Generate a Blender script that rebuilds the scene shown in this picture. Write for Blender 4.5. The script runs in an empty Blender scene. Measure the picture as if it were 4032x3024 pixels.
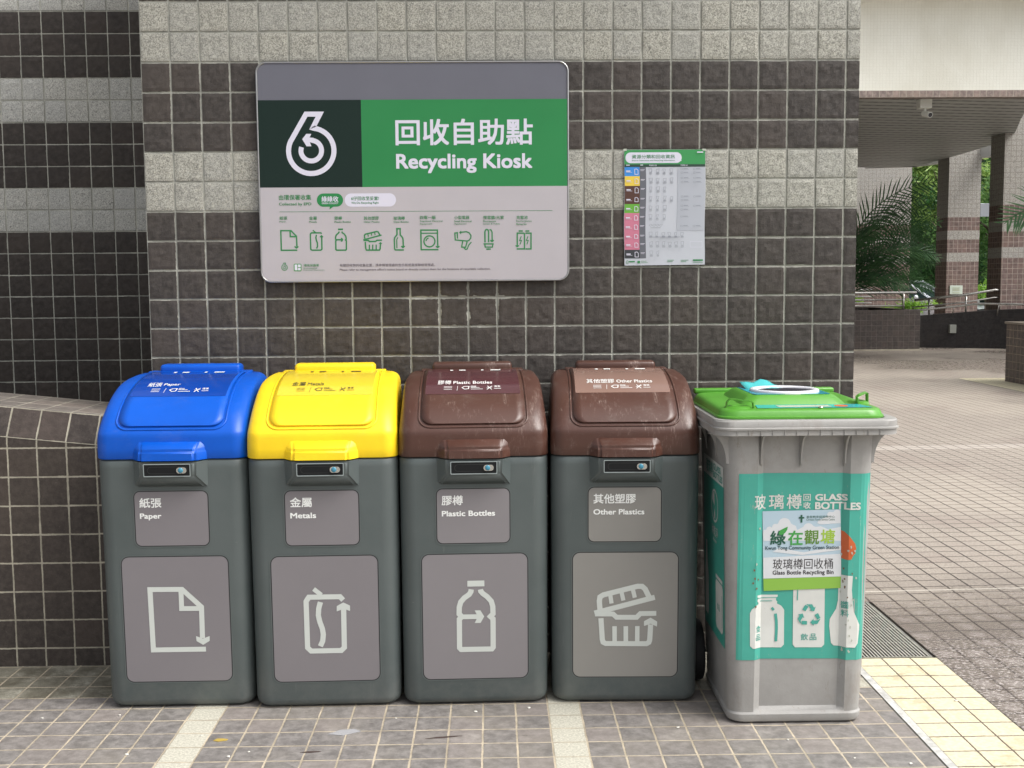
import bpy, bmesh, math, random
from mathutils import Vector, Matrix, noise
random.seed(7)
C = bpy.context.scene.collection
SC = bpy.context.scene
R = math.radians

# ------------------------------------------------------------------ camera, sky, sun, exposure
CAM = Vector((1.1831, -3.9024, 1.3154))
pt, yw, rl = .0906, .0169, -.0075
fw = Vector((math.sin(yw)*math.cos(pt), math.cos(yw)*math.cos(pt), -math.sin(pt)))
rt = Vector((math.cos(yw), -math.sin(yw), 0)); up = rt.cross(fw)
rt, up = math.cos(rl)*rt + math.sin(rl)*up, -math.sin(rl)*rt + math.cos(rl)*up
cd = bpy.data.cameras.new('camera'); cam = bpy.data.objects.new('camera', cd); C.objects.link(cam)
cam.matrix_world = Matrix(((rt.x, up.x, -fw.x, CAM.x), (rt.y, up.y, -fw.y, CAM.y), (rt.z, up.z, -fw.z, CAM.z), (0, 0, 0, 1)))
cd.sensor_width = 36; cd.lens = 36*4422.2/4032; cd.clip_end = 900; cd.clip_start = .05
SC.camera = cam
SUN_EL, SUN_ROT = R(52), R(115)
w = bpy.data.worlds.new('World'); SC.world = w; w.use_nodes = True
nt = w.node_tree; sky = nt.nodes.new('ShaderNodeTexSky'); sky.sky_type = 'NISHITA'; sky.sun_disc = False
sky.sun_elevation = SUN_EL; sky.sun_rotation = SUN_ROT; sky.air_density = 1.0; sky.dust_density = 6.0; sky.ozone_density = .6
bg = nt.nodes['Background']; bg.inputs[1].default_value = .15
hs = nt.nodes.new('ShaderNodeHueSaturation'); hs.inputs['Saturation'].default_value = .25
nt.links.new(sky.outputs[0], hs.inputs['Color']); nt.links.new(hs.outputs[0], bg.inputs[0])
sd = bpy.data.lights.new('sun', 'SUN'); sd.energy = 1.3; sd.angle = R(28); sd.color = (1, .985, .95)
so = bpy.data.objects.new('sun', sd); C.objects.link(so)
sv = Vector((math.sin(SUN_ROT)*math.cos(SUN_EL), math.cos(SUN_ROT)*math.cos(SUN_EL), math.sin(SUN_EL)))
so.rotation_euler = (-sv).to_track_quat('-Z', 'Y').to_euler(); so.location = (8, -6, 9)
SC.view_settings.view_transform = 'Standard'; SC.view_settings.look = 'None'
SC.view_settings.exposure = .64; SC.view_settings.gamma = 1
SC.render.engine = 'CYCLES'; SC.cycles.max_bounces = 7; SC.cycles.diffuse_bounces = 4; SC.cycles.use_denoising = True

# ------------------------------------------------------------------ helpers: objects
def tag(o, label=None, cat=None, group=None, kind=None):
    if label: o['label'] = label
    if cat: o['category'] = cat
    if group: o['group'] = group
    if kind: o['kind'] = kind
    return o
def thing(name, label, cat, loc=(0, 0, 0), rz=0, group=None):
    o = bpy.data.objects.new(name, None); C.objects.link(o); o.location = loc; o.rotation_euler = (0, 0, rz)
    o.empty_display_size = .1
    return tag(o, label, cat, group)
def mkobj(name, me, mat, parent=None, smooth=False, label=None):
    o = bpy.data.objects.new(name, me); C.objects.link(o)
    if mat is not None:
        me.materials.clear(); me.materials.append(mat)
    if parent: o.parent = parent
    if smooth: me.shade_smooth()
    if label: o['label'] = label
    return o
def bmobj(name, bm, mat, parent=None, smooth=False, label=None):
    me = bpy.data.meshes.new(name); bmesh.ops.recalc_face_normals(bm, faces=bm.faces); bm.to_mesh(me); bm.free()
    return mkobj(name, me, mat, parent, smooth, label)
def smooth_angle(o, a=35):
    o.data.shade_smooth()
    try: o.data.set_sharp_from_angle(angle=R(a))
    except Exception: pass
def pymesh(name, v, f):
    me = bpy.data.meshes.new(name); me.from_pydata(v, [], f); me.update(); return me
def box(bm, x0, x1, y0, y1, z0, z1, bev=0, seg=2):
    r = bmesh.ops.create_cube(bm, size=1)
    M = Matrix.Translation(((x0+x1)/2, (y0+y1)/2, (z0+z1)/2)) @ Matrix.Diagonal((x1-x0, y1-y0, z1-z0, 1))
    bmesh.ops.transform(bm, matrix=M, verts=r['verts'])
    if bev:
        es = list({e for v in r['verts'] for e in v.link_edges})
        bmesh.ops.bevel(bm, geom=es, offset=bev, segments=seg, affect='EDGES', profile=.5)
def tube(bm, pts, r, n=8, cap=True):
    pts = [Vector(p) for p in pts]; rings = []
    for i, p in enumerate(pts):
        d = (pts[min(i+1, len(pts)-1)] - pts[max(i-1, 0)]).normalized()
        a = d.orthogonal().normalized() if i == 0 else (rings_a - d*rings_a.dot(d)).normalized()
        rings_a = a; b = d.cross(a); rr = r[i] if isinstance(r, (list, tuple)) else r
        rings.append([bm.verts.new(p + (a*math.cos(t*2*math.pi/n) + b*math.sin(t*2*math.pi/n))*rr) for t in range(n)])
    for A, B in zip(rings, rings[1:]):
        for k in range(n): bm.faces.new((A[k], A[(k+1) % n], B[(k+1) % n], B[k]))
    if cap: bm.faces.new(rings[0][::-1]); bm.faces.new(rings[-1])
def prism(bm, poly, z0, z1, ax='z', top=None):
    """poly of 2D points extruded; ax = extrusion axis"""
    def P(a, b, c): return {'z': (a, b, c), 'y': (a, c, b), 'x': (c, a, b)}[ax]
    A = [bm.verts.new(P(p[0], p[1], z0)) for p in poly]; B = [bm.verts.new(P(p[0], p[1], z1)) for p in (top or poly)]
    n = len(poly); fs = [bm.faces.new(A[::-1]), bm.faces.new(B)]
    for i in range(n): fs.append(bm.faces.new((A[i], A[(i+1) % n], B[(i+1) % n], B[i])))
    return A, B
def rrect(x0, x1, y0, y1, r, n=6):
    out = []
    for cx, cy, a in ((x1-r, y0+r, -90), (x1-r, y1-r, 0), (x0+r, y1-r, 90), (x0+r, y0+r, 180)):
        for k in range(n+1):
            t = R(a + 90*k/n); out.append((cx+r*math.cos(t), cy+r*math.sin(t)))
    return out
def loft(bm, sections, cap0=True, cap1=True):
    rings = [[bm.verts.new(p) for p in s] for s in sections]; n = len(rings[0])
    for A, B in zip(rings, rings[1:]):
        for k in range(n): bm.faces.new((A[k], A[(k+1) % n], B[(k+1) % n], B[k]))
    if cap0: bm.faces.new(rings[0][::-1])
    if cap1: bm.faces.new(rings[-1])

# ------------------------------------------------------------------ helpers: flat artwork (text, strokes, fills) -> list of (verts2d, faces)
_layer = [0]
def text2d(body, bold=.0, res=3):
    c = bpy.data.curves.new('lettering', 'FONT'); c.body = body; c.size = 1; c.resolution_u = res
    o = bpy.data.objects.new('lettering', c); C.objects.link(o)
    dg = bpy.context.evaluated_depsgraph_get(); m = bpy.data.meshes.new_from_object(o.evaluated_get(dg), depsgraph=dg)
    v0 = [(p.co.x, p.co.y) for p in m.vertices]; f0 = [tuple(p.vertices) for p in m.polygons]; v = []; f = []
    b_ = bold*.8
    for L, (dx, dy) in enumerate(((0, 0),) if not bold else ((-b_, -b_), (b_, b_), (-b_, b_), (b_, -b_))):
        k = len(v); v += [(p[0]+dx, p[1]+dy, L) for p in v0]; f += [tuple(i+k for i in q) for q in f0]
    bpy.data.objects.remove(o); bpy.data.curves.remove(c); bpy.data.meshes.remove(m)
    return v, f
def fit(art, x0, y0, x1, y1):
    v, f = art; xs = [p[0] for p in v]; ys = [p[1] for p in v]
    a, b, c, d = min(xs), max(xs), min(ys), max(ys)
    return [(x0+(p[0]-a)/(b-a)*(x1-x0), y0+(p[1]-c)/(d-c)*(y1-y0), p[2]) for p in v], f
def ftext(body, x0, y0, x1, y1, bold=.0): return fit(text2d(body, bold), x0, y0, x1, y1)
def poly2d(pts):
    from mathutils.geometry import tessellate_polygon
    t = tessellate_polygon([[Vector((p[0], p[1], 0)) for p in pts]]); return list(pts), [tuple(x) for x in t]
def ring2d(outer, inner):
    from mathutils.geometry import tessellate_polygon
    t = tessellate_polygon([[Vector((p[0], p[1], 0)) for p in outer], [Vector((p[0], p[1], 0)) for p in inner]])
    return list(outer)+list(inner), [tuple(x) for x in t]
def stroke2d(pts, w, closed=False):
    P = [Vector(p) for p in pts]; n = len(P); L = []; Rr = []
    for i in range(n):
        a = P[i-1] if (i > 0 or closed) else None; b = P[(i+1) % n] if (i < n-1 or closed) else None
        d1 = (P[i]-a).normalized() if a is not None else None; d2 = (b-P[i]).normalized() if b is not None else None
        if d1 is None: d1 = d2
        if d2 is None: d2 = d1
        n1 = Vector((-d1.y, d1.x)); n2 = Vector((-d2.y, d2.x)); m = (n1+n2)
        m = m.normalized() if m.length > 1e-6 else n1; k = w/2/max(.35, m.dot(n1))
        L.append(P[i]+m*k); Rr.append(P[i]-m*k)
    v = [tuple(p) for p in L+Rr]; f = []
    for i in range(n if closed else n-1):
        j = (i+1) % n; f.append((i, j, n+j, n+i))
    return v, f
def arc(cx, cy, r, a0, a1, n=16, ry=None):
    return [(cx+r*math.cos(R(a0+(a1-a0)*k/n)), cy+(ry or r)*math.sin(R(a0+(a1-a0)*k/n))) for k in range(n+1)]
def tr(art, fn): return [fn(*p) for p in art[0]], art[1]
def artobj(name, arts, mapf, mat, parent, off=.0006, cuts=None, label=None, stack=.00005):
    """all art pieces in one thin mesh; mapf(x, z, off) -> 3D; cuts: x values where faces are split"""
    bm = bmesh.new()
    for i, (v, f) in enumerate(arts):
        V = [bm.verts.new((p[0], i*stack+(p[2]*.000012 if len(p) > 2 else 0), p[1])) for p in v]
        for q in f:
            try: bm.faces.new([V[k] for k in q])
            except ValueError: pass
    for cx in (cuts or []):
        bmesh.ops.bisect_plane(bm, geom=bm.verts[:]+bm.edges[:]+bm.faces[:], plane_co=cx if isinstance(cx, tuple) else (cx, 0, 0), plane_no=(1, 0, 0) if not isinstance(cx, tuple) else (0, 0, 1))
    for v_ in bm.verts: v_.co = mapf(v_.co.x, v_.co.z, off+v_.co.y)
    me = bpy.data.meshes.new(name); bm.to_mesh(me); bm.free()
    return mkobj(name, me, mat, parent, False, label)

# ------------------------------------------------------------------ helpers: nodes
class N:
    def __init__(s, name, rough=.6, spec=.5, metal=0):
        s.m = bpy.data.materials.new(name); s.m.use_nodes = True; s.t = s.m.node_tree
        s.b = s.t.nodes['Principled BSDF']; s.b.inputs['Roughness'].default_value = rough; s.b.inputs['Metallic'].default_value = metal
        s.b.inputs['Specular IOR Level'].default_value = spec
    def n(s, typ, **kw):
        x = s.t.nodes.new(typ)
        for k, v in kw.items(): setattr(x, k, v)
        return x
    def link(s, a, b): s.t.links.new(a, b)
    def put(s, sock, v):
        if hasattr(v, 'links'): s.link(v, sock)
        else: sock.default_value = v
    def math(s, op, a, b=0, c=None, clamp=False):
        x = s.n('ShaderNodeMath', operation=op, use_clamp=clamp); s.put(x.inputs[0], a); s.put(x.inputs[1], b)
        if c is not None: s.put(x.inputs[2], c)
        return x.outputs[0]
    def mix(s, fac, a, b, blend='MIX'):
        x = s.n('ShaderNodeMix', data_type='RGBA', blend_type=blend); s.put(x.inputs[0], fac)
        s.put(x.inputs[6], a if hasattr(a, 'links') else (*a, 1)); s.put(x.inputs[7], b if hasattr(b, 'links') else (*b, 1)); return x.outputs[2]
    def mixf(s, fac, a, b):
        x = s.n('ShaderNodeMix', data_type='FLOAT'); s.put(x.inputs[0], fac); s.put(x.inputs[2], a); s.put(x.inputs[3], b); return x.outputs[0]
    def coord(s, which='Object'):
        if not hasattr(s, 'tc'): s.tc = s.n('ShaderNodeTexCoord')
        return s.tc.outputs[which]
    def xyz(s):
        x = s.n('ShaderNodeSeparateXYZ'); s.link(s.coord(), x.inputs[0]); return x.outputs
    def shifted(s):
        oi = s.n('ShaderNodeObjectInfo'); v = s.n('ShaderNodeVectorMath', operation='MULTIPLY_ADD'); s.link(oi.outputs['Location'], v.inputs[0]); v.inputs[1].default_value = (7.3, 3.1, 1)
        s.link(s.coord(), v.inputs[2]); return v.outputs[0]
    def noise(s, scale, detail=4, rough=.6, vec=None, dist=0, stretch=None):
        x = s.n('ShaderNodeTexNoise'); x.inputs['Scale'].default_value = scale; x.inputs['Detail'].default_value = detail
        x.inputs['Roughness'].default_value = rough; x.inputs['Distortion'].default_value = dist
        v = vec if vec is not None else s.coord()
        if stretch:
            mp = s.n('ShaderNodeMapping'); mp.inputs['Scale'].default_value = stretch; s.link(v, mp.inputs[0]); v = mp.outputs[0]
        s.link(v, x.inputs['Vector']); return x.outputs[0]
    def ramp(s, v, stops):
        x = s.n('ShaderNodeValToRGB'); e = x.color_ramp.elements
        while len(e) > 1: e.remove(e[-1])
        e[0].position, e[0].color = stops[0][0], (*stops[0][1], 1)
        for p, c in stops[1:]: k = e.new(p); k.color = (*c, 1)
        s.link(v, x.inputs[0]); return x.outputs[0]
    def sstep(s, v, a, b):
        x = s.n('ShaderNodeMapRange', interpolation_type='SMOOTHSTEP'); s.put(x.inputs[0], v); x.inputs[1].default_value = a; x.inputs[2].default_value = b
        return x.outputs[0]
    def base(s, c): s.put(s.b.inputs['Base Color'], c if hasattr(c, 'links') else (*c, 1)); return s
    def rough(s, v): s.put(s.b.inputs['Roughness'], v); return s
    def bump(s, h, dist=.002, strength=1.0):
        x = s.n('ShaderNodeBump'); x.inputs['Distance'].default_value = dist; x.inputs['Strength'].default_value = strength
        s.link(h, x.inputs['Height']); s.link(x.outputs[0], s.b.inputs['Normal']); return s

DARK = (.051, .0445, .0405); LIGHT = (.36, .352, .305); P = .1
def tile_mat(name, uax='x', vax='z', u0=0., v0=.0637, grout=.005, dark=DARK, light=LIGHT, groutc=(.40, .39, .34), bands=True,
             bumpd=.0035, spec=.3, rough=.62, light_above=None, fine=1.0, lightvar=1, skew=0, post=None, blob=None, groutl=None):
    m = N(name, rough, spec); o = m.xyz(); U = o['XYZ'.index(uax.upper())]; V = o['XYZ'.index(vax.upper())]
    if skew: V = m.math('ADD', V, m.math('MULTIPLY', U, skew))
    wob = m.math('MULTIPLY', m.math('SUBTRACT', m.noise(14, 3), .5), .0035)
    u = m.math('DIVIDE', m.math('ADD', m.math('SUBTRACT', U, u0), wob), P); v = m.math('DIVIDE', m.math('ADD', m.math('SUBTRACT', V, v0), wob), P)
    fu = m.math('FRACT', u); fv = m.math('FRACT', v)
    du = m.math('MINIMUM', fu, m.math('SUBTRACT', 1, fu)); dv = m.math('MINIMUM', fv, m.math('SUBTRACT', 1, fv))
    d = m.math('MULTIPLY', m.math('MINIMUM', du, dv), P)
    dn = m.math('ADD', d, m.math('MULTIPLY', m.math('SUBTRACT', m.noise(90*fine, 3, .7), .5), .004))
    smear = m.math('MULTIPLY', m.sstep(m.noise(2.6, 4, .7), .56, .72), .0016)
    if blob:
        dx_ = m.math('MULTIPLY', m.math('SUBTRACT', U, blob[0]), 1/blob[2]); dz_ = m.math('MULTIPLY', m.math('SUBTRACT', V, blob[1]), 1/blob[3])
        g_ = m.sstep(m.math('ADD', m.math('MULTIPLY', dx_, dx_), m.math('MULTIPLY', dz_, dz_)), 1.0, .2)
        smear = m.math('ADD', smear, m.math('MULTIPLY', g_, m.math('MULTIPLY', m.sstep(m.noise(22, 4, .75), .40, .62), .0042)))
    tile = m.sstep(m.math('SUBTRACT', dn, smear), grout/2-.0006, grout/2+.0008)
    iu = m.math('FLOOR', u); iv = m.math('FLOOR', v)
    cv = m.n('ShaderNodeCombineXYZ'); m.link(iu, cv.inputs[0]); m.link(iv, cv.inputs[1])
    wn = m.n('ShaderNodeTexWhiteNoise', noise_dimensions='2D'); m.link(cv.outputs[0], wn.inputs[0]); rnd = wn.outputs[0]
    if bands:
        if light_above is None:
            mod = m.math('SUBTRACT', iv, m.math('MULTIPLY', m.math('FLOOR', m.math('DIVIDE', iv, 5)), 5))
            isl = m.math('MULTIPLY', m.math('LESS_THAN', mod, 1.5), m.math('GREATER_THAN', iv, 14.5))
        else:
            a, b, c, dd = light_above
            isl = m.math('ADD', m.math('MULTIPLY', m.math('GREATER_THAN', iv, a-.5), m.math('LESS_THAN', iv, b-.5)), m.math('GREATER_THAN', iv, c-.5))
            isl = m.math('ADD', isl, m.math('MULTIPLY', m.math('GREATER_THAN', iv, dd-.5), m.math('LESS_THAN', iv, dd+1.5)), clamp=True)
    else: isl = None
    mot = m.noise(38*fine, 5, .7); fin = m.noise(260*fine, 3, .7)
    stain = m.noise(2.2, 3, .6)
    dk = m.mix(m.sstep(mot, .3, .75), tuple(c*.72 for c in dark), tuple(c*1.45 for c in dark))
    dk = m.mix(m.math('MULTIPLY', m.math('SUBTRACT', rnd, .5, clamp=False), .55, clamp=True), dk, (dark[0]*1.9, dark[1]*1.7, dark[2]*1.6))
    dk = m.mix(m.math('MULTIPLY', m.sstep(m.noise(420*fine, 2, .5), .72, .78), .6), dk, (.35, .33, .3))
    dk = m.mix(m.math('MULTIPLY', m.sstep(stain, .45, .75), .35), dk, (dark[0]*1.5, dark[1]*1.45, dark[2]*1.25))
    if isl is not None:
        lt = m.mix(m.sstep(fin, .36, .62), tuple(c*.55 for c in light), tuple(min(1, c*1.28) for c in light))
        lt = m.mix(m.math('MULTIPLY', m.sstep(m.noise(120*fine, 4, .75, dist=.8), .56, .64), .8), lt, (.10, .095, .085))
        lt = m.mix(m.math('MULTIPLY', rnd, .30*lightvar), lt, (light[0]*.8, light[1]*.84, light[2]*.95))
        body = m.mix(isl, dk, lt)
    else: body = dk
    gr = m.mix(m.sstep(m.noise(9, 4, .7), .35, .7), tuple(c*.62 for c in groutc), groutc)
    if groutl and isl is not None: gr = m.mix(isl, gr, groutl)
    col = m.mix(tile, gr, body)
    if post: col = post(m, col, tile, iu, iv, rnd, U, V)
    m.base(col)
    h = m.math('ADD', m.math('MULTIPLY', tile, .8), m.math('ADD', m.math('MULTIPLY', mot, .9), m.math('MULTIPLY', fin, .35)))
    if hasattr(m, 'extra'): h = m.math('ADD', h, m.extra)
    m.bump(h, bumpd, .9)
    return m.m
def flat(name, c, rough=.5, spec=.5, metal=0, vary=0, vscale=6, bump=0, bscale=200, coat=0):
    m = N(name, rough, spec, metal)
    if vary:
        nz = m.noise(vscale, 5, .65); m.base(m.mix(m.sstep(nz, .3, .7), tuple(x*(1-vary) for x in c), tuple(min(1, x*(1+vary)) for x in c)))
        m.rough(m.mixf(m.sstep(m.noise(vscale*2.3, 4), .3, .7), rough*.85, min(1, rough*1.15)))
    else: m.base(c)
    if bump: m.bump(m.noise(bscale, 3), bump, .6)
    if coat: m.b.inputs['Coat Weight'].default_value = coat; m.b.inputs['Coat Roughness'].default_value = .12
    return m.m

# ------------------------------------------------------------------ setting: ground
def sheet(name, rects, z, mat):
    v = []; f = []
    for x0, x1, y0, y1 in rects:
        k = len(v); v += [(x0, y0, z), (x1, y0, z), (x1, y1, z), (x0, y1, z)]; f.append((k, k+1, k+2, k+3))
    return tag(mkobj(name, pymesh(name, v, f), mat), kind='structure')
gm = flat('far_ground', (.24, .22, .20), .8, vary=.2, vscale=.6)
sheet('ground', [(-300, 2.437, -300, 400), (2.708, 300, -300, 400), (2.437, 2.708, -300, -.113), (2.437, 2.708, .563, 400)], -.008, gm)

def floor_post(m, col, tile, iu, iv, rnd, U, V):
    md = m.math('SUBTRACT', iu, m.math('MULTIPLY', m.math('FLOOR', m.math('DIVIDE', iu, 11)), 11))
    strip = m.math('LESS_THAN', m.math('ABSOLUTE', md), .5)
    back = m.math('GREATER_THAN', iv, 1.5)
    strip = m.math('MAXIMUM', strip, back)
    st = m.mix(m.sstep(m.noise(150, 4, .7), .35, .65), (.40, .385, .32), (.60, .58, .49))
    dirt_shade = m.math('MULTIPLY', m.math('MULTIPLY', back, m.sstep(U, .12, -.05)), m.sstep(m.noise(9, 5, .75), .25, .55))  # left end darkened: grime plus shade by the parapet, both in the colour
    st = m.mix(m.math('MULTIPLY', dirt_shade, .8), st, (.15, .14, .105))
    grime = m.mix(m.sstep(m.noise(7, 5, .7), .3, .62), (.33, .30, .24), (1, 1, 1))
    st = m.mix(m.math('MULTIPLY', back, .75), st, m.mix(1, st, grime, 'MULTIPLY'))
    c = m.mix(m.math('MULTIPLY', strip, tile), col, st)
    # chewing-gum marks, scuffs and dust with shapes of their own
    spot = m.math('MULTIPLY', m.sstep(m.noise(17, 2, .5, stretch=(1, 2.2, 1)), .70, .74), m.sstep(m.noise(60, 3, .6), .42, .6))
    c = m.mix(m.math('MULTIPLY', spot, .55), c, (.07, .055, .045))
    dust = m.sstep(m.noise(5, 5, .75), .56, .74)
    return m.mix(m.math('MULTIPLY', dust, .28), c, (.5, .47, .42))
floor_m = tile_mat('floor_tiles', 'x', 'y', .2438, -.5908, .0055, (.192, .179, .169), groutc=(.56, .48, .36), bands=False, bumpd=.0012, spec=.45, rough=.42, post=floor_post, fine=.7)
sheet('floor', [(-6, 2.400, -9, 3)], 0, floor_m)
kerb_m = flat('kerb_paint', (.47, .465, .44), .7, vary=.25, vscale=25)
sheet('kerb_strip', [(2.402, 2.427, -9, .563)], .003, kerb_m)
def yel_post(m, col, tile, iu, iv, rnd, U, V):
    y = m.mix(m.sstep(m.noise(60, 5, .7), .3, .7), (.52, .47, .31), (.68, .63, .47))
    y = m.mix(m.math('MULTIPLY', m.sstep(m.noise(9, 4, .7), .52, .66), .45), y, (.36, .27, .13))
    y = m.mix(m.math('MULTIPLY', rnd, .3), y, (.72, .66, .48))
    return m.mix(tile, (.13, .09, .07), y)
yel_m = tile_mat('yellow_tactile_tiles', 'x', 'y', .4270, -.5908, .005, bands=False, bumpd=.0015, rough=.5, post=yel_post)
sheet('yellow_border', [(2.431, 2.720, -9, -.116)], 0, yel_m)
def pave_post(m, col, tile, iu, iv, rnd, U, V):
    nz = m.noise(95, 4, .75)
    c = m.mix(m.sstep(nz, .32, .68), (.212, .182, .155), (.445, .395, .335))
    c = m.mix(m.math('MULTIPLY', rnd, .25), c, (.30, .255, .22))
    big = m.noise(.55, 4, .6)
    c = m.mix(m.math('MULTIPLY', m.sstep(big, .45, .62), .5), c, (.44, .39, .325))
    c = m.mix(m.math('MULTIPLY', m.sstep(m.noise(1.3, 4, .6), .52, .66), .45), c, (.27, .22, .19))
    band = m.math('MULTIPLY', m.math('GREATER_THAN', V, 4.46), m.math('LESS_THAN', V, 4.66))
    c = m.mix(m.math('MULTIPLY', band, .6), c, (.50, .45, .40))
    jc = m.mix(m.sstep(m.noise(3, 4, .7), .45, .6), (.035, .026, .024), (.10, .08, .07))
    c = m.mix(tile, jc, c)
    line = m.math('LESS_THAN', m.math('ABSOLUTE', m.math('SUBTRACT', V, .597)), .006)
    c = m.mix(line, c, (.66, .62, .54))
    # rain-wet patches near the drain: darker stone, mirror-smooth film
    wet = m.math('MULTIPLY', m.sstep(m.math('ADD', V, m.math('MULTIPLY', m.noise(1.4, 3), .9)), 1.5, .35), 1)
    far = m.math('MULTIPLY', m.sstep(U, 6.2, 7.2), m.sstep(m.noise(.35, 3), .42, .55))
    wet = m.math('MAXIMUM', wet, m.math('MULTIPLY', far, .5))
    c = m.mix(m.math('MULTIPLY', wet, .62), c, (.085, .062, .052))
    m.extra = m.math('MULTIPLY', wet, m.math('MULTIPLY', m.noise(62, 3, .7, stretch=(1, 1.6, 1)), 2.6))
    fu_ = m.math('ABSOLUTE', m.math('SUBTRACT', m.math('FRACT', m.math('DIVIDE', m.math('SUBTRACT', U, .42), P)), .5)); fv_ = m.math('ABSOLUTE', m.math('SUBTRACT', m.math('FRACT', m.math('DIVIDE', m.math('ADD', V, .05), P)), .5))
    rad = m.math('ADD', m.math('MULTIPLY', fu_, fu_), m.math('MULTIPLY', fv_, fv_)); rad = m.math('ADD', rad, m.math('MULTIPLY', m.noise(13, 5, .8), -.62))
    dry = m.math('MULTIPLY', m.math('MULTIPLY', m.sstep(rad, -.17, -.30), m.math('GREATER_THAN', rnd, .35)), wet)  # drying spots that also stand in for puddle glints
    c = m.mix(m.math('MULTIPLY', dry, .8), c, (.30, .26, .235))  # pale drying spots that also paint in puddle glints
    glint_spk = m.math('MULTIPLY', m.math('MULTIPLY', wet, m.sstep(V, .15, -.25)), m.sstep(m.noise(55, 4, .75, stretch=(1, 2, 1)), .52, .60))
    c = m.mix(m.math('MULTIPLY', glint_spk, .8), c, (.62, .57, .54))  # pale speckle paints glints of the water film into the colour
    pud = m.math('MULTIPLY', wet, m.sstep(m.noise(17, 4, .62, stretch=(1, 1.5, 1)), .40, .54))
    m.rough(m.mixf(pud, m.mixf(wet, .60, .22), .07))
    m.put(m.b.inputs['Specular IOR Level'], m.mixf(wet, .4, 1.0))
    return c
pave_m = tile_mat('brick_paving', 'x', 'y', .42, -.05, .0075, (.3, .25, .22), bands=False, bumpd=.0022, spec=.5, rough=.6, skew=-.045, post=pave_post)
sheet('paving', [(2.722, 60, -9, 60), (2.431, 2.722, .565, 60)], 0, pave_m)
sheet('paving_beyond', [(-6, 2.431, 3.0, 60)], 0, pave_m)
# ------------------------------------------------------------------ drain grate
steel = flat('galvanised_steel', (.55, .55, .50), .38, metal=.85, vary=.15, vscale=30)
dk = flat('drain_dark', (.03, .028, .025), .9)
g = thing('drain_grate', 'steel bar drain grate set in the floor behind the grey glass bottle bin', 'drain grate', (2.572, .225, 0))
bm = bmesh.new()
for k in range(21): box(bm, -.1257+k*.0125, -.1207+k*.0125, -.330, .330, -.0015, .0018)
for yy in (-.16, 0, .16): box(bm, -.13, .13, yy-.003, yy+.003, -.02, -.003)
bmobj('bars', bm, flat('bar_steel', (.50, .49, .43), .45, metal=.25, vary=.12, vscale=30), g)
bm = bmesh.new()
for k in range(21): box(bm, -.1252+k*.0125, -.1212+k*.0125, -.330, .330, -.022, -.0016)
bmobj('bar_webs', bm, dk, g)
bm = bmesh.new()
for a in ((-.1345, -.1305, -.3365, .3365), (.1305, .1345, -.3365, .3365), (-.1305, .1305, -.3365, -.3325), (-.1305, .1305, .3325, .3365)): box(bm, *a, -.03, .003)
bmobj('frame', bm, steel, g)
bm = bmesh.new(); box(bm, -.1345, .1345, -.3365, .3365, -.25, -.24)
for a in ((-.139, -.135, -.34, .34), (.135, .139, -.34, .34), (-.135, .135, -.34, -.337), (-.135, .135, .337, .34)): box(bm, *a, -.25, -.009)
bmobj('channel', bm, dk, g)

# ------------------------------------------------------------------ tiled walls (rock-faced tiles as real relief)
def relief(name, xs0, xs1, zs0, zs1, y, depth, mat, u0=0, v0=.0637, amp=.0021, sub=9, seed=0):
    def lines(a, b, o):
        out = {a, b}; k0 = math.floor((a-o)/P)-1; k1 = math.ceil((b-o)/P)+1
        offs = [0, .0024, .0038]+[.0038+(P-.0076)*j/sub for j in range(1, sub)]+[P-.0038, P-.0024]
        for k in range(k0, k1+1):
            for q in offs:
                t = o+k*P+q
                if a < t < b: out.add(t)
        return sorted(out)
    X = lines(xs0, xs1, u0); Z = lines(zs0, zs1, v0); v = []; f = []
    for z in Z:
        fz = ((z-v0)/P) % 1; dz = min(fz, 1-fz)*P; kz = math.floor((z-v0)/P)
        for x in X:
            fx = ((x-u0)/P) % 1; dx = min(fx, 1-fx)*P; kx = math.floor((x-u0)/P); d = min(dx, dz)
            if d < .003: h = .0025
            else:
                kt = (noise.noise(Vector((kx*3.1+.5, kz*2.7, 9)))*.012, noise.noise(Vector((kx*1.9, kz*4.1+.5, 5)))*.012)
                n1 = noise.fractal(Vector((x*44+seed, z*44, kx*1.7+kz*2.3)), 1, 2, 4)
                h = -min(1, (d-.003)/.004)*(.0010+amp*(.35+n1*.8))+((fx-.5)*P*kt[0]+(fz-.5)*P*kt[1])*1.0
            v.append((x, y+h, z))
    nx = len(X); nz = len(Z)
    for j in range(nz-1):
        for i in range(nx-1): f.append((j*nx+i, j*nx+i+1, (j+1)*nx+i+1, (j+1)*nx+i))
    k = len(v); yb = y+depth
    v += [(xs0, yb, zs0), (xs1, yb, zs0), (xs1, yb, zs1), (xs0, yb, zs1)]
    f.append((k+1, k, k+3, k+2))
    f.append([k]+[j*nx for j in range(nz)][::1]+[k+3])
    f.append([k+1, k+2]+[j*nx+nx-1 for j in reversed(range(nz))])
    f.append([k+3]+[(nz-1)*nx+i for i in range(nx)]+[k+2])
    return mkobj(name, pymesh(name, v, f), mat)
wall_m = tile_mat('rockface_tiles', 'x', 'z', 0, .0637, .0066, groutc=(.44, .44, .39), bumpd=.0024, blob=(1.10, 1.24, .26, .10))
fwl = relief('tiled_wall', 0, 2.446, 0, 3.16, 0, 1.36, wall_m)
tag(fwl, 'brown and pale grey banded tile wall that carries the kiosk sign behind the bins', 'wall')
wall2_m = tile_mat('rockface_tiles_recess', 'x', 'z', .03, .0637, .0052, dark=(.044, .037, .033), light=(.47, .465, .425), groutc=(.52, .52, .46), bumpd=.0020)
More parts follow.
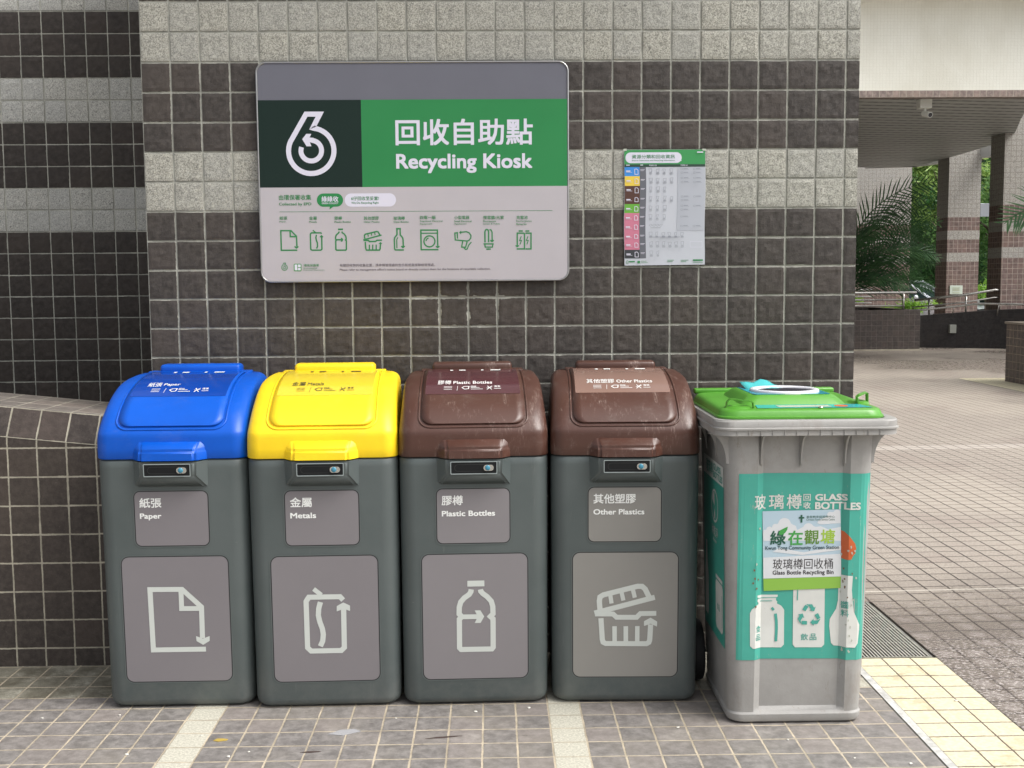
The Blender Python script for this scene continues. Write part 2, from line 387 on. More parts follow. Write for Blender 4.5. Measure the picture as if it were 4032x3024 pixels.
lw = relief('tiled_wall', -4.2, .28, 0, 3.16, 1.4, .25, wall2_m, u0=.03, sub=5, seed=40)
tag(lw, 'set back brown and pale grey tile wall behind the sloping parapet, left of the sign wall', 'wall')
# low parapet with sloping coping
pr_m = tile_mat('parapet_tiles', 'x', 'z', .025, .0637, .0055, dark=(.050, .041, .036), groutc=(.42, .39, .31), bands=False, bumpd=.002)
x0, x1 = -3.2, -.028
zt = lambda x: .902-.1*(x+.482)
pa = thing('tiled_parapet', 'low brown tiled parapet with sloping top, left of the blue bin', 'wall', (0, 0, 0))
bm = bmesh.new(); prism(bm, [(x0, 0), (x1, 0), (x1, zt(x1)-.101), (x0, zt(x0)-.101)], -.08, .30, 'y'); bmobj('wall_face', bm, pr_m, pa)
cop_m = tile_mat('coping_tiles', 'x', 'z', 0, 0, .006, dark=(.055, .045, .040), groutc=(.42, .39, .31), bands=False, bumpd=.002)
cop_t = tile_mat('coping_top_lit_tiles', 'x', 'y', 0, .165, .006, dark=(.17, .15, .135), groutc=(.5, .46, .38), bands=False, bumpd=.001, rough=.5)  # light on the top painted in by a paler tile colour
a = math.atan(.1); L0 = (x0+.475)/math.cos(a); L1 = (x1-.004+.475)/math.cos(a)
me = pymesh('coping', [(L0, 0, 0), (L1, 0, 0), (L1, .036, .1), (L0, .036, .1), (L0, .38, .1), (L1, .38, .1), (L0, .38, 0), (L1, .38, 0)],
            [(0, 1, 2, 3), (3, 2, 5, 4), (4, 5, 7, 6), (0, 3, 4, 6), (1, 7, 5, 2), (0, 6, 7, 1)])
co = mkobj('coping', me, cop_m, pa); me.materials.append(cop_t); me.polygons[1].material_index = 1
co.location = (-.475, -.0805, zt(-.475)-.1); co.rotation_euler = (0, a, 0)
# unseen slab added over the wall to hold back sky light
bm = bmesh.new(); box(bm, -.25, 2.5, -.35, 1.38, 3.165, 3.4)
tag(bmobj('canopy', bm, flat('shade_slab', (.62, .61, .57), .8, vary=.06)), 'unseen pale slab added over the sign wall to shade it', 'canopy')  # canopy: unseen slab added to shade the wall

# ------------------------------------------------------------------ four recycling bins
bd = N('bin_body_plastic', .36, .45); sh_ = bd.shifted()
bc = bd.mix(bd.sstep(bd.noise(3, 5, .65, sh_), .3, .7), (.074, .090, .089), (.088, .104, .103))
zb = bd.xyz()[2]; dustb = bd.math('MULTIPLY', bd.sstep(zb, .16, .0), bd.sstep(bd.noise(12, 5, .75, sh_), .35, .7))
bc = bd.mix(bd.math('MULTIPLY', dustb, .13), bc, (.30, .275, .24))
stk = bd.math('MULTIPLY', bd.sstep(bd.noise(16, 5, .8, sh_, stretch=(1.5, 1.5, .12)), .60, .74), .16); bc = bd.mix(stk, bc, (.27, .27, .25))
scf = bd.math('MULTIPLY', bd.sstep(bd.noise(42, 3, .8, sh_, stretch=(.35, .5, 2)), .71, .76), .3); bc = bd.mix(scf, bc, (.22, .23, .22))
bd.base(bc); bd.rough(bd.mixf(bd.sstep(bd.noise(6, 4, .7, sh_), .3, .7), .30, .48)); bd.bump(bd.noise(420, 3), .0006, .6); body_m = bd.m
panel_m = flat('panel_film', (.235, .222, .228), .38, .5, vary=.03, vscale=2)
lab_m = flat('label_print', (.80, .81, .79), .5)
icon_m = flat('icon_print', (.52, .55, .52), .5)
white_m = flat('white_print', (.72, .72, .70), .5)
black_m = flat('black_plastic', (.008, .009, .010), .5, .25)
gap_m = flat('panel_gap', (.02, .022, .022), .7)
rim_m = flat('latch_rim', (.26, .30, .30), .35)
chrome_m = flat('chrome', (.62, .62, .58), .2, metal=1)
lock_m = flat('lock_blue', (.05, .22, .32), .25)
BZ = [(-.020, .874), (.035, .955), (.15, 1.018), (.36, 1.0185)]
def bz(t):
    a = [(1-t)**3, 3*t*(1-t)**2, 3*t*t*(1-t), t**3]; return sum(a[i]*BZ[i][0] for i in range(4)), sum(a[i]*BZ[i][1] for i in range(4))
def bzn(t):
    p = bz(max(0, t-.01)); q = bz(min(1, t+.01)); d = Vector((q[0]-p[0], q[1]-p[1])).normalized(); return Vector((-d.y, d.x))
TAB = [(0, 0.)]; _l = 0
for k in range(1, 201):
    p, q = bz((k-1)/200), bz(k/200); _l += math.hypot(q[0]-p[0], q[1]-p[1]); TAB.append((k/200, _l))
SMAX = _l
def s2t(s_):
    s_ = max(0, min(SMAX, s_))
    for (t0, a), (t1, b) in zip(TAB, TAB[1:]):
        if s_ <= b: return t0+(t1-t0)*(s_-a)/(b-a)
    return 1
def lidmap(x, s_, off):
    t = s2t(s_); p = bz(t); n_ = bzn(t)
    return Vector((x*(1-.03*t), p[0]+n_.x*off, p[1]+n_.y*off))
def y2s(yv):
    for t, l in TAB:
        if bz(t)[0] >= yv: return l
    return SMAX
yb = lambda z: -.025*z/.785
def frontmap(x, z, off): return Vector((x, yb(z)-off, z))
SC_S = [('z', 0)]
scuts = [(0, 0, SMAX*k/16) for k in range(1, 16)]

def icons():
    def conv(c, k, lean, slope, zc=.286):  # icon points are image crop pixels, set upright by lean and slope
        def f(px, py):
            x = px-c[0]-lean*(py-c[1]); y = py-c[1]-slope*(px-c[0]); return (x*k, zc-y*k)
        return f
    def st(f, pts, w, closed=False):
        P_ = [f(*p) for p in pts]; k = math.dist(f(0, 0), f(100, 0))/100
        return stroke2d(P_, w*k, closed)
    def fl(f, pts): return poly2d([f(*p) for p in pts])
    A = {}
    f = conv((612, 526), .000418, .038, -.019)
    A['paper'] = [st(f, [(822, 752), (436, 760), (414, 300), (648, 297), (790, 430), (797, 668)], 37), st(f, [(640, 300), (645, 443), (788, 441)], 36),
                  fl(f, [(750, 652), (800, 672), (849, 652), (850, 688), (802, 719), (753, 690)])]
    f = conv((1700, 518), .000421, .022, -.024)
    A['can'] = [st(f, [(1826, 374), (1803, 349), (1577, 354), (1557, 386), (1566, 735), (1592, 761), (1812, 756), (1834, 733), (1829, 440)], 38),
                st(f, [(1612, 292), (1668, 337)], 33), st(f, [(1661, 390), (1648, 440), (1645, 490), (1656, 540), (1674, 590), (1681, 635), (1676, 685), (1659, 724)], 38),
                fl(f, [(1779, 460), (1779, 420), (1827, 392), (1876, 416), (1876, 456), (1828, 440)])]
    f = conv((575, 590), .000427, .008, -.02)
    A['bottle'] = [fl(f, [(518, 323), (640, 320), (641, 363), (518, 366)]),
                   st(f, [(546, 386), (543, 404), (531, 424), (495, 450), (470, 480), (459, 520), (458, 570), (478, 590), (459, 609), (460, 823), (472, 836), (694, 832), (704, 818), (703, 606), (684, 588), (703, 568), (701, 512), (690, 474), (660, 440), (628, 416), (615, 400), (612, 386)], 38),
                   st(f, [(478, 591), (612, 589)], 35), fl(f, [(570, 543), (611, 542), (639, 588), (613, 636), (570, 637), (594, 589)])]
    f = conv((1648, 572), .00043, 0, -.015)
    A['container'] = [st(f, [(1467, 545), (1461, 470), (1466, 440), (1490, 424), (1735, 358), (1768, 358), (1790, 378), (1818, 436)], 38),
                      st(f, [(1426, 560), (1859, 438)], 38), st(f, [(1540, 425), (1549, 487)], 30), st(f, [(1620, 400), (1634, 464)], 30), st(f, [(1701, 378), (1716, 442)], 30),
                      st(f, [(1430, 566), (1560, 565), (1585, 589), (1730, 588), (1756, 560), (1871, 557)], 36),
                      st(f, [(1473, 597), (1483, 755), (1489, 776), (1508, 786), (1802, 784), (1819, 774), (1825, 755), (1831, 640)], 37),
                      st(f, [(1571, 656), (1572, 775)], 32), st(f, [(1652, 655), (1653, 775)], 33), st(f, [(1735, 653), (1735, 775)], 32),
                      fl(f, [(1783, 652), (1783, 616), (1830, 589), (1878, 618), (1876, 655), (1831, 634)])]
    return A
ICONS = icons()
def make_bin(colname, colour, stick, x, y, rz, zh, en, zw, ew, icon, label, ptint, txtc=None, lidrough=.30, scuff=0):
    t = thing('recycling_bin', label, 'recycling bin', (x, y, 0), R(rz), 'lidded recycling bins in a row')
    # body
    bm = bmesh.new(); S = []
    for z, ins in ((.001, .028), (.006, .014), (.016, .004), (.030, 0), (.26, 0), (.52, 0), (.76, 0), (.781, .0005), (.785, .004)):
        hw = .2262+.0022*z/.785-ins; y0 = yb(z)+ins; y1 = .44-ins
        S.append([(p[0], p[1], z) for p in rrect(-hw, hw, y0, y1, .050-min(ins, .01), 8)])
    loft(bm, S)
    b2 = bmesh.new()
    loft(b2, [[(sx*a, yy, z) for sx, a, yy in ((-1, A, r0), (-1, B, r1), (1, B, r1), (1, A, r0))] for z, A, B, r0, r1 in
              ((.700, .116, .110, -.015, -.0232), (.739, .118, .080, -.015, -.061), (.7845, .120, .082, -.015, -.063))])
    bmesh.ops.bevel(b2, geom=[e for e in b2.edges if max(v.co.y for v in e.verts) < -.02 or abs(e.verts[0].co.z-e.verts[1].co.z) > .02], offset=.007, segments=3, affect='EDGES')
    tmp = bpy.data.meshes.new('t'); b2.to_mesh(tmp); b2.free(); bm.from_mesh(tmp)
    body = bmobj('body', bm, body_m, t); smooth_angle(body, 50)
    # panels
    pm = flat('panel_'+colname, ptint, .36, .5, vary=.03, vscale=2)
    for nm, (a, b, c, d, r), in (('label_panel', (-.1135, .1075, .520, .688, .017)), ('icon_panel', (-.1615, .1615, .088, .484, .022))):
        o = artobj(nm, [tr(poly2d(rrect(a, b, c, d, r)), lambda X, Z: (X, Z))], frontmap, pm, t, .0016)
        artobj('seam', [ring2d(rrect(a-.0028, b+.0028, c-.0028, d+.0028, r+.0028), rrect(a-.0002, b+.0002, c-.0002, d+.0002, r))], frontmap, gap_m, o, .0009)
        artobj('raised_edge', [ring2d(rrect(a-.0062, b+.0062, c-.0062, d+.0062, r+.006), rrect(a-.003, b+.003, c-.003, d+.003, r+.003))], frontmap, rim_b, o, .0012)
        if nm == 'label_panel':
            x0_ = a+.0145
            artobj('lettering', [ftext(zh, x0_, d-.019-.0305, x0_+zw, d-.019, .020), ftext(en, x0_, d-(.0885 if en[0] == 'P' and len(en) < 6 else .084), x0_+ew, d-.0667, .03)], frontmap, lab_m, o, .0022)
        else: artobj('icon', ICONS[icon], frontmap, icon_m, o, .0022)
    # latch plate
    lp = lambda X, Z, off: Vector((X, -.0615-(Z-.739)*.044-off, Z))
    o = artobj('latch_plate', [poly2d(rrect(-.068, .068, .7435, .7775, .002, 2))], lp, black_m, t, .003)
    artobj('latch_frame', [ring2d(rrect(-.0705, .0705, .7405, .7805, .003, 2), rrect(-.068, .068, .7435, .7775, .002, 2))], lp, rim_m, o, .0042)
    artobj('slot', [ring2d(rrect(-.0585, .0605, .7495, .7715, .0105), rrect(-.057, .059, .751, .770, .0095))], lp, gap_m, o, .0042)
    bm = bmesh.new(); prism(bm, rrect(.029, .0595, .7515, .7695, .0085), -.0705, -.064, 'y'); k = bmobj('slider', bm, chrome_m, o)
    bm = bmesh.new(); bmesh.ops.create_uvsphere(bm, u_segments=14, v_segments=8, radius=.008); bmesh.ops.transform(bm, matrix=Matrix.Translation((.0415, -.071, .7605)) @ Matrix.Diagonal((1, .45, 1, 1)), verts=bm.verts)
    bmobj('lock', bm, lock_m, o, True)
    # lid shell
    lm = N('lid_'+colname, lidrough, .5 if scuff else .32); c = colour
    base_c = lm.mix(lm.sstep(lm.noise(5, 5, .7, lm.shifted()), .3, .7), tuple(v*.93 for v in c), tuple(min(1, v*1.05) for v in c))
    dst = lm.math('MULTIPLY', lm.sstep(lm.noise(7, 6, .8, lm.shifted(), stretch=(1, 1, 2)), .52, .75), .10 if scuff else .05)
    base_c = lm.mix(dst, base_c, (.42, .40, .36))
    if scuff:
        sc = lm.math('MULTIPLY', lm.sstep(lm.noise(9, 5, .75, dist=1.2, stretch=(2.2, .7, .7)), .50, .70), lm.sstep(lm.noise(60, 4, .8, stretch=(4, .8, .8)), .45, .7))
        base_c = lm.mix(lm.math('MULTIPLY', sc, scuff), base_c, (.46, .36, .31))
        lm.rough(lm.mixf(sc, lidrough, .55))
    lm.base(base_c); lm.bump(lm.noise(300, 2), .0003, .6); lm = lm.m
    bm = bmesh.new(); S = []; ZT = BZ[3][1]
    pr_ = [(-.025, .7885), (-.027, .792), (-.027, .82), (-.027, .852), (-.0262, .862), (-.0238, .869)]+[bz(k/34) for k in range(1, 35)]
    for yy, z in pr_:
        h = ZT-z; ins = 0 if h > .028 else .028-math.sqrt(max(0, .028**2-(.028-h)**2))
        if z < .7886: ins = .002
        hw = .2295*(1-.062*max(0, min(1, (z-.84)/.18)))-ins; r = .044+.008*max(0, min(1, (z-.86)/.08))
        S.append([(p[0], p[1], z) for p in rrect(-hw, hw, yy, .441-ins*.6, min(r, (.44-yy)*.49), 8)])
    # keep back corners tight: equal counts so the loft stays regular
    loft(bm, S)
    b2 = bmesh.new()
    loft(b2, [[(sx*a, yy, z) for sx, a, yy in ((-1, A, r0), (-1, B, r1), (1, B, r1), (1, A, r0))] for z, A, B, r0, r1 in
              ((.7885, .122, .083, -.012, -.065), (.818, .121, .082, -.012, -.063), (.846, .112, .085, -.010, -.0245))])
    bmesh.ops.bevel(b2, geom=[e for e in b2.edges if max(v.co.z for v in e.verts) > .80 and min(v.co.y for v in e.verts) < -.02], offset=.008, segments=4, affect='EDGES')
    tmp = bpy.data.meshes.new('t'); b2.to_mesh(tmp); b2.free(); bm.from_mesh(tmp)
    lid = bmobj('lid', bm, lm, t); smooth_angle(lid, 40)
    # flap with lip, sticker
    def outline(h, s0, s1, r): return [(-h, s1), (-h, s0+r)]+[(-h+r-r*math.cos(R(a)), s0+r-r*math.sin(R(a))) for a in range(10, 90, 16)]+[(-h+r, s0), (h-r, s0)]+[(h-r+r*math.sin(R(a)), s0+r-r*math.cos(R(a))) for a in range(10, 90, 16)]+[(h, s0+r), (h, s1)]
    def dens(pts, m=.02):
        out = []
        for p, q in zip(pts, pts[1:]):
            n_ = max(1, int(math.dist(p, q)/m)); out += [(p[0]+(q[0]-p[0])*k/n_, p[1]+(q[1]-p[1])*k/n_) for k in range(n_)]
        return out+[pts[-1]]
    bm = bmesh.new(); tube(bm, [lidmap(a, b, .0005) for a, b in dens(outline(.1665, .004, SMAX-.01, .036))], .0032, 8)
    bmobj('lip', bm, lm, lid, True)
    def patch(name, h, s0, s1, r, off, mat, par):
        ss = [s0+r*(1-math.cos(R(15*k))) for k in range(7)]+[s0+r+(s1-s0-r)*k/22 for k in range(1, 23)] if r else [s0+(s1-s0)*k/14 for k in range(15)]
        v = []; f = []; nc = 12
        for s_ in ss:
            hh = h-(r-math.sqrt(max(0, r*r-(r-(s_-s0))**2)) if r and s_ < s0+r else 0)
            v += [lidmap(-hh+2*hh*j/nc, s_, off) for j in range(nc+1)]
        for i in range(len(ss)-1):
            for j in range(nc): k = i*(nc+1)+j; f.append((k, k+1, k+nc+2, k+nc+1))
        return mkobj(name, pymesh(name, v, f), mat, par, True)
    fl = patch('flap', .1585, .014, SMAX-.004, .032, .0036, lm, lid)
    md = fl.modifiers.new('thickness', 'SOLIDIFY'); md.thickness = .005; md.offset = 0
    sm = flat('sticker_'+colname, stick, .16, .5)
    so_ = patch('instruction_sticker', .150, y2s(.083), SMAX-.012, 0, .0068, sm, lid)
    tm = txtc or white_m; Y = y2s; wz, we = (.043, .052) if len(zh) < 3 else (.09, .115)
    if en == 'Plastic Bottles': wz, we = .043, .125
    ar = [ftext(zh, -.112, Y(.140), -.112+wz, Y(.172), .006), ftext(en, -.105+wz, Y(.142), -.105+wz+we, Y(.166), .014)]
    ar += [stroke2d([(-.092, Y(v)), (-.066, Y(v))], .0022) for v in (.108, .117, .125)]
    ar += [stroke2d([(-.050, Y(.100)), (-.048, Y(.128))], .0012)]
    ar += [stroke2d([(-.034, Y(.116)), (-.026, Y(.108)), (-.014, Y(.110)), (-.012, Y(.124)), (-.026, Y(.124))], .003, True)]
    ar += [stroke2d([(-.006, Y(v)), (.022+.01*(v < .11), Y(v))], .0024) for v in (.108, .116)]+[ftext('回收', -.006, Y(.119), .012, Y(.129), .01)]
    ar += [stroke2d([(.045, Y(.104)), (.062, Y(.127))], .0024), stroke2d([(.047, Y(.127)), (.060, Y(.104))], .0024), stroke2d([(.044, Y(.112)), (.063, Y(.118))], .002)]
    ar += [stroke2d([(.068, Y(.110)), (.090, Y(.110))], .0024), ftext('清潔', .068, Y(.117), .088, Y(.128), .01)]
    ar += [poly2d([(xx, Y(.30)), (xx+ww, Y(.30)), (xx+ww, Y(.325)), (xx, Y(.325))]) for xx, ww in ((-.075, .01), (-.045, .022), (.03, .008), (.062, .034))]
    artobj('lettering', ar, lidmap, tm, so_, .0074, [], stack=.00004)
    bm = bmesh.new(); box(bm, -.134, .134, .362, .430, 1.008, 1.0475, .012, 3); box(bm, -.170, .170, .350, .405, 1.012, 1.0255, .004)
    o = bmobj('hinge_cover', bm, lm, lid); smooth_angle(o, 40)
    return t
rim_b = flat('raised_edge', (.092, .108, .107), .3)
blk = flat('black_print', (.06, .055, .02), .5)
blue = make_bin('blue', (.0008, .080, .47), (.0008, .045, .30), .202, -.488, .4, '紙張', 'Paper', .0667, .065, 'paper', 'blue lidded recycling bin for paper beside the parapet', (.185, .172, .182), lidrough=.36)
make_bin('yellow', (.86, .60, .016), (.66, .50, .03), .6615, -.503, 1.4, '金屬', 'Metals', .066, .078, 'can', 'yellow lidded recycling bin for metals', (.190, .177, .186), blk, lidrough=.4)
make_bin('brown', (.070, .029, .020), (.075, .026, .030), 1.1215, -.498, 1.3, '膠樽', 'Plastic Bottles', .0645, .1625, 'bottle', 'brown lidded recycling bin for plastic bottles, next to the yellow lid', (.207, .194, .202), lidrough=.36, scuff=.45)
make_bin('brown_scuffed', (.070, .029, .020), (.22, .135, .108), 1.586, -.500, -1.6, '其他塑膠', 'Other Plastics', .130, .156, 'container', 'brown lidded recycling bin for other plastics, next to the glass bin', (.235, .228, .212), lidrough=.36, scuff=.6)  # paler sticker and panel tints have the sky reflection painted in

# ------------------------------------------------------------------ grey wheeled bin for glass bottles
def Hm(h, px, py):
    d = h[6]*px+h[7]*py+1; return (h[0]*px+h[1]*py+h[2])/d, (h[3]*px+h[4]*py+h[5])/d
HG = [0.00070288009, -2.9745642e-05, -0.18075075, -1.0338089e-05, -0.00073060238, 2.1083619, -3.841605e-06, -1.9743042e-05]  # homographies from image pixels to the bin front, sign and poster planes
HS = [0.0008427306, -3.1008413e-05, -0.45036972, -1.1382847e-05, -0.0008699008, 2.2651221, -3.841605e-06, -1.9743042e-05]
HP = [0.00084644538, -3.1041956e-05, -0.45753148, -1.1410598e-05, -0.00087360092, 2.2692861, -3.841605e-06, -1.9743042e-05]
def px_to_plane(h, ox, oy, sc, dx=0, dz=0):
    """artwork measured in layout units -> metres on its own flat face"""
    def f(x, y):
        X, Z = Hm(h, ox+x/sc, oy+y/sc); return X-dx, Z-dz
    return f
def fbox(f, x0, y0, x1, y1):
    q = [f(x0, y0), f(x1, y0), f(x0, y1), f(x1, y1)]
    return (q[0][0]+q[2][0])/2, (q[2][1]+q[3][1])/2, (q[1][0]+q[3][0])/2, (q[0][1]+q[1][1])/2
def T(f, body, x0, y0, x1, y1, bold=.0): return ftext(body, *fbox(f, x0, y0, x1, y1), bold)
def Sf(f, pts, w, closed=False):
    k = math.dist(f(pts[0][0], pts[0][1]), f(pts[0][0]+100, pts[0][1]))/100
    return stroke2d([f(*p) for p in pts], w*k, closed)
def Pf(f, pts): return poly2d([f(*p) for p in pts])
def Rf(f, x0, y0, x1, y1, r=0):
    a, b, c, d = fbox(f, x0, y0, x1, y1)
    return poly2d(rrect(a, c, b, d, max(1e-5, r*(c-a)/(x1-x0)), 6 if r else 1))

GX, GY = 2.075, -.690
gb = thing('wheeled_bin', 'worn grey wheeled bin with green lid for glass bottles', 'wheeled bin', (GX, GY, 0))
gr = N('worn_grey_plastic', .5)
g1 = gr.mix(gr.sstep(gr.noise(4, 5, .7), .3, .7), (.275, .268, .255), (.345, .338, .325))
scr = gr.math('MULTIPLY', gr.sstep(gr.noise(26, 5, .8, stretch=(1.4, 1.4, .45)), .61, .70), .5)
g1 = gr.mix(scr, g1, (.20, .17, .14)); low = gr.math('MULTIPLY', gr.sstep(gr.noise(11, 5, .75, stretch=(1, 1, .5)), .52, .68), .45)
g1 = gr.mix(low, g1, (.24, .215, .19)); gr.base(g1).bump(gr.noise(160, 3), .0006, .6); grey = gr.m
def ghw(z): return .201+.0150*min(1, z/.87)
def gfy(z): return .010-.022*z/.87
def grec(z): return .0145*max(0, min(1, (z-.034)/.014))
def gsec(z, ins=0):
    hw = ghw(z)-ins; y0 = gfy(z)+ins; y1 = .40+.05*z/.87-ins; r = .042; k = grec(z); pts = []
    def cn(cx, cy, a): return [(cx+r*math.cos(R(a+90*i/6)), cy+r*math.sin(R(a+90*i/6))) for i in range(7)]
    pts += cn(-hw+r, y0+r, 180)+[(-.127, y0), (-.108, y0+k), (.124, y0+k), (.143, y0)]+cn(hw-r, y0+r, -90)+cn(hw-r, y1-r, 0)+cn(-hw+r, y1-r, 90)
    return [(p[0], p[1], z) for p in pts]
bm = bmesh.new()
loft(bm, [gsec(z, i) for z, i in ((.002, .012), (.008, .003), (.016, 0), (.030, 0), (.036, .0035), (.040, .0035), (.05, .003), (.2, 0), (.45, 0), (.7, 0), (.875, 0))])
body = bmobj('body', bm, grey, gb); smooth_angle(body, 28)
# collar under the lid
bm = bmesh.new()
RX0, RX1, RY0, RY1 = -.262, .274, -.066, .455
loft(bm, [[(p[0], p[1], z) for p in rrect(RX0+i, RX1-i, RY0+i, RY1-i, .055-i*.5, 8)] for z, i in
          ((.880, .040), (.874, .006), (.8745, .003), (.8895, .0035), (.8915, -.0015), (.896, -.0015), (.898, .0025), (.914, .0025), (.9185, .006))], True, False)
S2 = [[(p[0], p[1], z) for p in rrect(RX0+i, RX1-i, RY0+i, RY1-i, .05, 8)] for z, i in ((.9185, .006), (.9185, .030), (.90, .034))]
loft(bm, S2, False, False)
for k in range(13):   # scallops moulded under the edge
    x = -.20+k*.034; box(bm, x-.0008, x+.0008, RY0+.0005, RY0+.006, .8755, .889)
rim = bmobj('rim', bm, grey, gb); smooth_angle(rim, 40)
def fin(x, side=0):
    bm = bmesh.new(); pts = [(gfy(.79)+.01, .775)]+[(gfy(.8)+.001-(.048)*(1-math.cos(R(90*k/7)))*(1.15 if side else 1)-(.016 if side else 0), .785+.089*math.sin(R(90*k/7))) for k in range(8)]+[(gfy(.8)+.02, .8755)]
    if not side: prism(bm, pts, x-.0022, x+.0022, 'x')
    else:
        xx = ghw(.8); prism(bm, [(side*(xx-.014+(-(p[0]-gfy(.8)))), p[1]) for p in pts], x-.003, x+.003, 'y')
    return bm
for x in (-.118, -.001, .127): bmobj('gusset', fin(x), grey, gb)
for sd_ in (-1, 1):
    bmobj('gusset', fin(.012, sd_), grey, gb)
    for yy in (.16, .32): bmobj('gusset', fin(yy, sd_), grey, gb)
# wheels and axle
tyre = flat('black_rubber', (.016, .016, .017), .7)
for sd_ in (-1, 1):
    bm = bmesh.new()
    ring = [(.040, -.004), (.055, -.016), (.085, -.020), (.097, -.018), (.1, -.01), (.1, .01), (.097, .018), (.085, .020), (.055, .016), (.040, .004)]
    loft(bm, [[(sd_*.2315+b, .405+a*math.cos(R(15*k)), .1+a*math.sin(R(15*k))) for k in range(24)] for a, b in ring])
    wh = bmobj('wheel', bm, tyre, gb, True)
    bm = bmesh.new(); tube(bm, [(sd_*.2315-.022, .405, .1), (sd_*.2315+.022, .405, .1)], .03, 16); bmobj('hub', bm, black_m, wh)
bm = bmesh.new(); tube(bm, [(-.21, .405, .1), (.21, .405, .1)], .011, 10); bmobj('axle', bm, steel, gb)
bm = bmesh.new(); tube(bm, [(-.20, .475, .905), (-.2, .50, .905), (.2, .50, .905), (.2, .475, .905)], .012, 8); bmobj('rear_handle', bm, grey, gb)
# green lid
gl = N('green_lid_plastic', .34); gl.base(gl.mix(gl.sstep(gl.noise(6, 5, .7), .3, .7), (.068, .25, .022), (.092, .31, .034)))
gl.bump(gl.noise(240, 3), .0004, .6); glm = gl.m
bm = bmesh.new()
LX0, LX1, LY0, LY1 = -.244, .240, -.038, .462
loft(bm, [[(p[0], p[1], z+q*max(0, p[1])) for p in rrect(LX0+i, LX1-i, LY0+i, LY1-i, max(.012, .055-i*.4), 8)] for z, i, q in
          ((.919, .002, 0), (.9195, -.001, 0), (.925, -.001, 0), (.927, .003, 0), (.938, .007, .0), (.943, .011, .005), (.9455, .018, .01), (.9465, .03, .012), (.9455, .05, .012))])
PX0, PX1, PY0, PY1 = -.152, .156, .082, .400
loft(bm, [[(p[0], p[1], z) for p in rrect(PX0+i, PX1-i, PY0+i, PY1-i, .035, 8)] for z, i in ((.944, -.006), (.950, .0), (.958, .007), (.969, .020), (.9735, .027), (.9745, .036))], False, True)
box(bm, LX0+.012, LX1-.012, .440, .474, .945, .9625, .006, 3)
for xx in (-.19, .19): box(bm, xx-.014, xx+.014, .455, .50, .905, .955, .005, 2)
lid = bmobj('lid', bm, glm, gb); smooth_angle(lid, 40)
def strap(pts, wv, th, name='grip'):
    bm = bmesh.new(); pts = [Vector(p) for p in pts]; wv = Vector(wv); A = []
    for i, p in enumerate(pts):
        d = (pts[min(i+1, len(pts)-1)]-pts[max(i-1, 0)]).normalized(); n_ = d.cross(wv).normalized()*th/2
        A.append([bm.verts.new(p+q) for q in (-wv/2-n_, wv/2-n_, wv/2+n_, -wv/2+n_)])
    for a, b in zip(A, A[1:]):
        for k in range(4): bm.faces.new((a[k], a[(k+1) % 4], b[(k+1) % 4], b[k]))
    bm.faces.new(A[0][::-1]); bm.faces.new(A[-1])
    return bmobj(name, bm, glm, lid)
def scoop(cx, cy, cz, rx, ry):
    bm = bmesh.new(); rings = []
    for k in range(7):
        q = k/6; rings.append([(cx+rx*(1-q*.9)*math.cos(R(t)), cy+ry*(1-q*.9)*math.sin(R(t)), cz+.008*math.sin(q*math.pi)) for t in range(0, 360, 15)])
    loft(bm, rings, False, True); return bmobj('grip_scoop', bm, glm, lid, True)
scoop(-.180, .030, .945, .042, .050)
strap([(-.214, .026, .944), (-.212, .026, .963), (-.205, .024, .971), (-.190, .022, .972), (-.165, .018, .967), (-.146, .016, .966), (-.139, .015, .962), (-.137, .014, .943)], (0, .016, 0), .003)
scoop(.205, .13, .946, .032, .05)
strap([(.188, .085, .944), (.188, .087, .968), (.196, .092, .973), (.225, .12, .978), (.232, .13, .976), (.234, .134, .944)], (0, .02, .002), .003)
# slot ring, its rubber, the film round it and the stickers on the lid
bm = bmesh.new()
loft(bm, [[(.004+a*math.cos(R(9*k)), .215+a*math.sin(R(9*k)), z) for k in range(40)] for a, z in ((.104, .9745), (.104, .980), (.101, .983), (.090, .983), (.084, .979), (.084, .9765))], False, False)
rg = bmobj('slot_ring', bm, flat('ring_white', (.66, .66, .70), .35), gb, True)
bm = bmesh.new(); bmesh.ops.create_circle(bm, cap_ends=True, segments=40, radius=.085, matrix=Matrix.Translation((.004, .215, .9768))); rb = bmobj('rubber_flap', bm, flat('slot_rubber', (.018, .018, .026), .6, .25), rg)
bm = bmesh.new(); box(bm, -.024, -.020, .165, .265, .9769, .9775); bmobj('slit', bm, gap_m, rb)
film = flat('lid_film', (.02, .27, .34), .2)
bm = bmesh.new(); prism(bm, rrect(-.114, .118, .114, .352, .012, 4), .9747, .9756); bmobj('film', bm, film, lid)
pf = N('peeling_film', .2); pf.base((.10, .60, .62)); pf.b.inputs['Transmission Weight'].default_value = .25
bm = bmesh.new(); grid = []
for i in range(9):
    row = []
    for j in range(9):
        u = i/8; v = j/8; x = -.098+.17*u; y = .285+.06*v
        lift = (v**1.2)*(.012*math.exp(-((u-.06)/.12)**2)+.022*math.exp(-((u-.42)/.16)**2)+.008*(1-u))
        row.append(bm.verts.new((x-.008*v*(1-u), y, .9762+lift)))
    grid.append(row)
for i in range(8):
    for j in range(8): bm.faces.new((grid[i][j], grid[i+1][j], grid[i+1][j+1], grid[i][j+1]))
pe = bmobj('peeled_film', bm, pf.m, lid, True); md = pe.modifiers.new('t', 'SOLIDIFY'); md.thickness = .0006
flatlid = lambda X, Y_, off: Vector((X, Y_, .9466+.012*max(0, Y_)+off))
fs = artobj('lid_sticker', [poly2d([(-.130, -.006), (-.118, .074), (.188, .074), (.205, -.006)])], flatlid, flat('lid_sticker', (.02, .34, .36), .25), lid, .0008)
